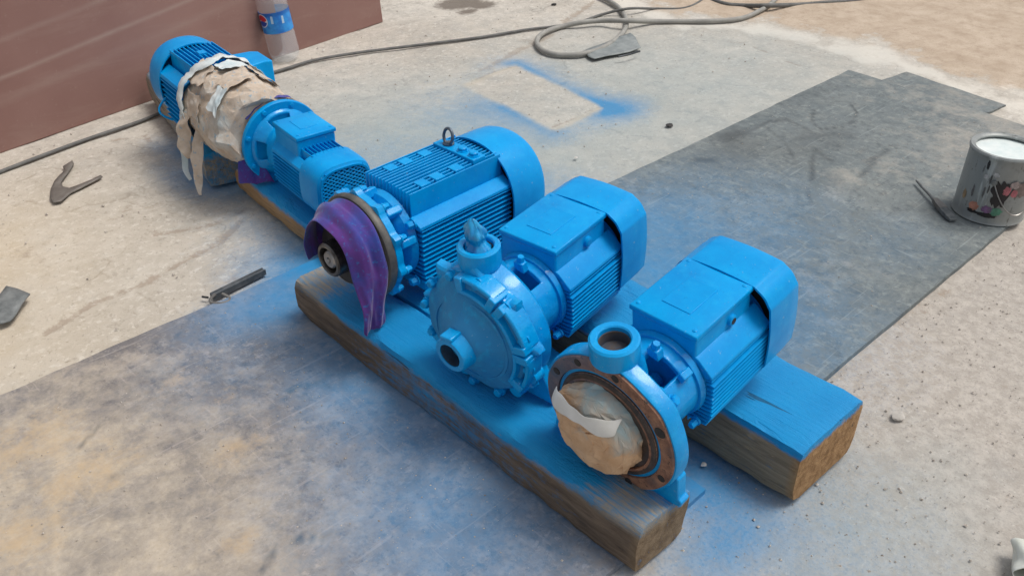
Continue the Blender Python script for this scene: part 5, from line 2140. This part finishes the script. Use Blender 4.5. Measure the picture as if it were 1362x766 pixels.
# ------------------------------------------------ stirring brush beside the can
SB = thing('paint_brush', 'old paint brush lying on the dark plate beside the paint can', 'brush', (0, 0, 0))
a, b, c = U(1219, 240, 0.02), U(1243, 266, 0.022), U(1268, 293, 0.016)
hb = MB()
hb.tube([a.lerp(b, t / 6) for t in range(7)], [0.003, 0.004, 0.0045, 0.004, 0.004, 0.0045, 0.006], 10)
obj('brush_handle', hb, M_GREYMETAL, SB)
d = (c - b).normalized()
s = d.cross(Vector((0, 0, 1))).normalized()
fr_ = MB()


def slab(p, w_, h_):
    return [p - s * w_ + Vector((0, 0, -h_)), p + s * w_ + Vector((0, 0, -h_)), p + s * w_ + Vector((0, 0, h_)), p - s * w_ + Vector((0, 0, h_))]


fr_.loft([slab(b, 0.006, 0.006), slab(b + d * 0.02, 0.010, 0.006), slab(b + d * 0.045, 0.011, 0.006)])
obj('ferrule', fr_, M_IRON, SB, bevel=0.001)
br = MB()
br.loft([slab(b + d * 0.044, 0.0105, 0.005), slab(b + d * 0.075, 0.012, 0.005), slab(c + d * 0.0, 0.009, 0.003)])
obj('bristles', br, simple('paint_stiff_bristles', (0.06, 0.07, 0.075), (0.16, 0.17, 0.17), 60, 0.8), SB, bevel=0.001)

# ================================================================== CABLES AND HOSE


def smooth_path(pts, n=8):
    P_ = [Vector(p) for p in pts]
    out = []
    for i in range(len(P_) - 1):
        p0, p1, p2, p3 = P_[max(i - 1, 0)], P_[i], P_[i + 1], P_[min(i + 2, len(P_) - 1)]
        for k in range(n):
            t = k / n
            out.append(0.5 * ((2 * p1) + (p2 - p0) * t + (2 * p0 - 5 * p1 + 4 * p2 - p3) * t * t + (3 * p1 - p0 - 3 * p2 + p3) * t ** 3))
    out.append(P_[-1])
    return out


def cable(name, pix, r, mat, label, cat, lift=None):
    pts = []
    for i, q in enumerate(pix):
        z = r * 0.9 + (q[2] if len(q) > 2 else 0)
        p = U(q[0], q[1], z)
        pts.append(p)
    mb = MB()
    mb.tube(smooth_path(pts), r, 10)
    return tag(obj(name, mb, mat, None, smooth=80), label, cat)


M_CABLE = simple('grey_rubber', (0.085, 0.085, 0.082), (0.15, 0.148, 0.14), 30, 0.7)
M_HOSE = simple('dusty_grey_hose', (0.24, 0.235, 0.215), (0.33, 0.32, 0.29), 24, 0.7, bump=0.2)
cable('power_cable', [(-60, 254), (0, 229), (60, 206), (120, 184), (180, 164), (215, 150), (280, 122), (345, 102), (380, 92), (420, 80), (480, 70), (560, 60), (640, 50), (700, 40), (735, 36), (770, 30, 0.004), (800, 20), (835, 12, 0.02), (870, 12), (905, 12), (925, 6), (945, -8), (960, -20)], 0.0055, M_CABLE,
      'thin dark cable running along the foot of the brown wall past the bottle', 'cable')
cable('hose', [(775, -12), (800, -3), (820, 8), (831, 22), (833, 34), (826, 47), (812, 58), (795, 67), (775, 72, 0.004), (755, 74), (735, 72), (720, 66), (714, 57), (718, 48), (730, 41), (750, 35), (775, 30, 0.012), (800, 28, 0.012), (833, 28, 0.022), (870, 29), (910, 29), (960, 28), (990, 24), (1010, 15, 0.008), (1025, 6, 0.006), (1040, -10)], 0.0098, M_HOSE,
      'thick pale grey hose coiled in a loop near the top edge', 'hose')
cable('hose', [(925, -18), (945, -2), (965, 6), (990, 8), (1020, 8, 0.02), (1060, 7), (1100, 4), (1140, 1), (1180, -5), (1230, -14)], 0.0095, M_CABLE,
      'dark grey hose along the top right edge crossing the pale hose', 'hose')

# ================================================================== SCRAP AND SMALL THINGS
# black angle bar with a bent hook
A_, B_ = U(281, 391, 0.015), U(351, 357, 0.015)
d = (B_ - A_)
L = d.length
BR_ = thing('steel_bar', 'short dark steel bar with a bent wire hook at one end on the pale concrete', 'bar', (A_.x, A_.y, 0.0))
BR_.rotation_euler = (0, 0, math.atan2(d.y, d.x))
mb = MB()
mb.prism([(-0.007, 0.001), (0.007, 0.001), (0.007, 0.015), (0.0045, 0.015), (0.0045, 0.0125), (-0.0045, 0.0125), (-0.0045, 0.015), (-0.007, 0.015)], 0.0, L)
obj('bar', mb, simple('worn_dark_bar_steel', (0.055, 0.065, 0.075), (0.12, 0.13, 0.14), 50, 0.5, 0.3, 0.3), BR_, smooth=30, bevel=0.0008)
hk = MB()
hk.tube(smooth_path([(0.006, -0.006, 0.014), (-0.010, -0.010, 0.010), (-0.012, -0.022, 0.007), (0.000, -0.036, 0.006), (0.016, -0.040, 0.006), (0.024, -0.030, 0.006), (0.020, -0.010, 0.010)], 6), 0.0036, 8)
obj('hook', hk, M_IRON, BR_)
pn = MB()
pn.tube([(-0.006, 0.006, 0.006), (-0.012, 0.020, 0.005)], 0.0025, 7)
obj('pin', pn, M_BLACKSTEEL, BR_)


def sheet_scrap(name, pix, mat, label, cat, th=0.0025, bend=0.012, z0=0.001, seed=0, n=3):
    """thin sheet whose outline is laid on the ground, slightly bent"""
    P_ = [U(x, y, 0.0) for x, y in pix]
    c = sum(P_, Vector()) / len(P_)
    bm = bmesh.new()
    vs = [bm.verts.new((p.x - c.x, p.y - c.y, 0)) for p in P_]
    f = bm.faces.new(vs)
    bmesh.ops.triangulate(bm, faces=[f])
    for _ in range(n):
        bmesh.ops.subdivide_edges(bm, edges=[e for e in bm.edges if e.calc_length() > 0.02], cuts=1)
        bmesh.ops.triangulate(bm, faces=bm.faces[:])
    for v in bm.verts:
        v.co.z = z0 + bend * (0.5 + 0.5 * noise.noise((v.co.x * 9 + seed, v.co.y * 9, 0.5)))
    bmesh.ops.recalc_face_normals(bm, faces=bm.faces)
    me = bpy.data.meshes.new(name)
    bm.to_mesh(me)
    bm.free()
    me.polygons.foreach_set('use_smooth', [True] * len(me.polygons))
    o = link(name, me, mat)
    o.location = (c.x, c.y, 0)
    so = o.modifiers.new('thickness', 'SOLIDIFY')
    so.thickness = th
    so.offset = 1
    return tag(o, label, cat)


sheet_scrap('metal_scrap', [(-8, 412), (4, 400), (12, 390), (27, 393), (43, 399), (32, 412), (25, 422), (16, 432), (4, 437), (-8, 433)], M_GREYMETAL,
            'bent grey sheet metal offcut at the left edge of the picture', 'scrap', bend=0.03)
M_SCRAP = simple('brown_grey_steel', (0.13, 0.115, 0.10), (0.20, 0.18, 0.16), 30, 0.6, 0.2, 0.3)
sheet_scrap('metal_scrap', [(84, 224), (97, 216), (99, 220), (94, 228), (88, 236), (82, 244), (84, 250), (93, 252), (107, 247), (122, 241), (134, 235), (137, 237), (124, 244), (108, 252), (94, 259), (82, 270), (72, 272), (67, 266), (68, 254), (73, 243), (80, 235), (87, 229)], M_SCRAP,
            'thin hook shaped sheet steel offcut on the pale concrete left of the motors', 'scrap', bend=0.004)
M_FILM = simple('grey_plastic_film', (0.16, 0.18, 0.18), (0.26, 0.28, 0.275), 30, 0.5, 0, 0.3)
sheet_scrap('plastic_scrap', [(776, 72), (800, 62), (818, 56), (838, 50), (845, 56), (852, 68), (838, 73), (815, 78), (790, 83), (783, 80)], M_FILM,
            'grey plastic scrap lying beside the looped hose', 'scrap', bend=0.02, seed=4)
fl_ = MB()
fl_.tube(smooth_path([U(822, 76, 0.022), U(836, 73, 0.024), U(851, 68.5, 0.022)], 4), 0.0035, 6)
tag(obj('metal_strip', fl_, M_BLACKSTEEL, None), 'black strip along the edge of the grey plastic scrap', 'strip')
# pale crumpled cup at the right edge
cpx = U(1356, 738, 0.0)
mb = MB()
pr = []
for i in range(12):
    t = i / 11
    ring = []
    for k in range(36):
        a = 2 * PI * k / 36
        r = (0.019 + 0.008 * t) * (1 + 0.16 * math.sin(3 * a + 4 * t) + 0.10 * noise.noise((math.cos(a) * 2, math.sin(a) * 2, t * 3)))
        ring.append((r * math.cos(a), r * math.sin(a) * 0.75, 0.075 * t))
    pr.append(ring)
mb.loft(pr, True, False)
cu = obj('plastic_cup', mb, simple('pale_cup_plastic', (0.52, 0.54, 0.47), (0.66, 0.67, 0.62), 30, 0.35, 0, 0.3), None, smooth=50)
so = cu.modifiers.new('thickness', 'SOLIDIFY')
so.thickness = 0.001
cu.location = (cpx.x, cpx.y, 0.020)
cu.rotation_euler = (R(78), R(8), R(-62))
tag(cu, 'crushed pale plastic cup on the gritty ground at the right edge', 'cup')
# single pale chips that can be told apart
chips = [((1040, 504), 'M', 'pale stone chip off the bare end of the rear timber'), ((1210, 403), 'L', 'pale stone chip beside the right edge of the dark plate'), ((1196, 417), 'M', 'small pale stone chip at the edge of the dark plate'),
         ((766, 211), 'S', 'white chip on the concrete left of the dark plate'), ((430, 68), 'S', 'white chip on the concrete just right of the bottle'), ((936, 619), 'S', 'pale stone chip on the blue sprayed ground between the two timbers'), ((737, 7), 'D', 'black lump on the concrete at the top edge'),
         ((1195, 555), 'L', 'flat grey stone chip on the gritty ground right of the rear timber'), ((1052, 437), 'S', 'white chip on the dark plate right of the nearest fan cover'), ((1180, 15), 'M', 'white chip on the sand at the top right'), ((890, 168), 'D', 'small black lump on the concrete left of the dark plate')]
for (q, kind, lab) in chips:
    p = U(*q)
    r = {'S': 0.005, 'M': 0.007, 'L': 0.012, 'D': 0.011}[kind]
    bm = bmesh.new()
    bmesh.ops.create_icosphere(bm, subdivisions=2, radius=r)
    for v in bm.verts:
        n_ = noise.noise(v.co * (0.9 / r) + Vector((q[0], q[1], 0)))
        v.co *= 1 + 0.45 * n_
        v.co.z *= 0.35
        v.co.x *= 1.2
    me = bpy.data.meshes.new('stone_chip')
    bm.to_mesh(me)
    bm.free()
    mt = M_DARK if kind == 'D' else (simple('chip_grey_stone', (0.34, 0.32, 0.29), (0.46, 0.43, 0.39), 80, 0.9) if kind == 'L' else simple('chip_stone', (0.50, 0.48, 0.44), (0.62, 0.60, 0.56), 80, 0.85))
    o = link('stone_chip', me, mt)
    o.location = (p.x, p.y, 0.009 if q[0] in (1052,) else 0.003)
    tag(o, lab, 'stone chip')

# loose grit: real little stones, too many and too small to tell apart
def build_grit():
    rng = np.random.RandomState(5)
    base = [(1, 0, 0), (-1, 0, 0), (0, 1, 0), (0, -1, 0), (0, 0, 0.7), (0, 0, -0.5)]
    fb = [(0, 2, 4), (2, 1, 4), (1, 3, 4), (3, 0, 4), (2, 0, 5), (1, 2, 5), (3, 1, 5), (0, 3, 5)]
    vs, fs = [], []
    def put(x, y, r, z):
        o = len(vs)
        a = rng.uniform(0, 6.28)
        c, s = math.cos(a), math.sin(a)
        sx, sy = r * rng.uniform(0.7, 1.3), r * rng.uniform(0.6, 1.1)
        for b in base:
            jx, jy = b[0] * sx * rng.uniform(.8, 1.2), b[1] * sy * rng.uniform(.8, 1.2)
            vs.append((x + c * jx - s * jy, y + s * jx + c * jy, z + b[2] * r))
        fs.extend([tuple(i + o for i in f) for f in fb])
    k = 0
    while k < 4200:
        x, y = rng.uniform(-0.35, 2.2), rng.uniform(-1.05, -0.42)
        if y > -0.46 or (x < -0.24 and y > -0.5):
            continue
        put(x, y, 0.0009 + 0.0024 * rng.rand() ** 5, 0.0 - 0.002)
        k += 1
    k = 0
    while k < 2200:
        x, y = rng.uniform(-0.9, 3.2), rng.uniform(0.6, 3.2)
        if -0.12 < x < 0.2 and y < 1.85:
            continue
        put(x, y, 0.0012 + 0.004 * rng.rand() ** 5, 0.0 - 0.002 + (0.008 if x + y > 3.7 else 0))
        k += 1
    for _ in range(1500):
        x, y = rng.uniform(-1.1, -0.26), rng.uniform(-0.45, 0.56)
        put(x, y, 0.0007 + 0.0016 * rng.rand() ** 4, 0.0085)
    for _ in range(900):
        x, y = rng.uniform(0.3, 1.9), rng.uniform(-0.42, 0.36)
        put(x, y, 0.0007 + 0.0018 * rng.rand() ** 4, 0.0095)
    me = bpy.data.meshes.new('loose_grit')
    me.from_pydata(vs, [], fs)
    m = Mat('grit_stone', 0.9)
    n = m.noise(14, 4, 0.6)
    n2 = m.noise(300, 2, 0.5)
    c = m.mix(m.ramp(n2, [(0.4, 0), (0.6, 1)]), (0.24, 0.21, 0.18), (0.52, 0.47, 0.41))
    m.color(c)
    o = link('loose_grit', me, m.m)
    o['kind'] = 'stuff'
    o['label'] = 'loose grit and tiny stones scattered over the concrete and gritty ground'
    o['category'] = 'grit'


build_grit()
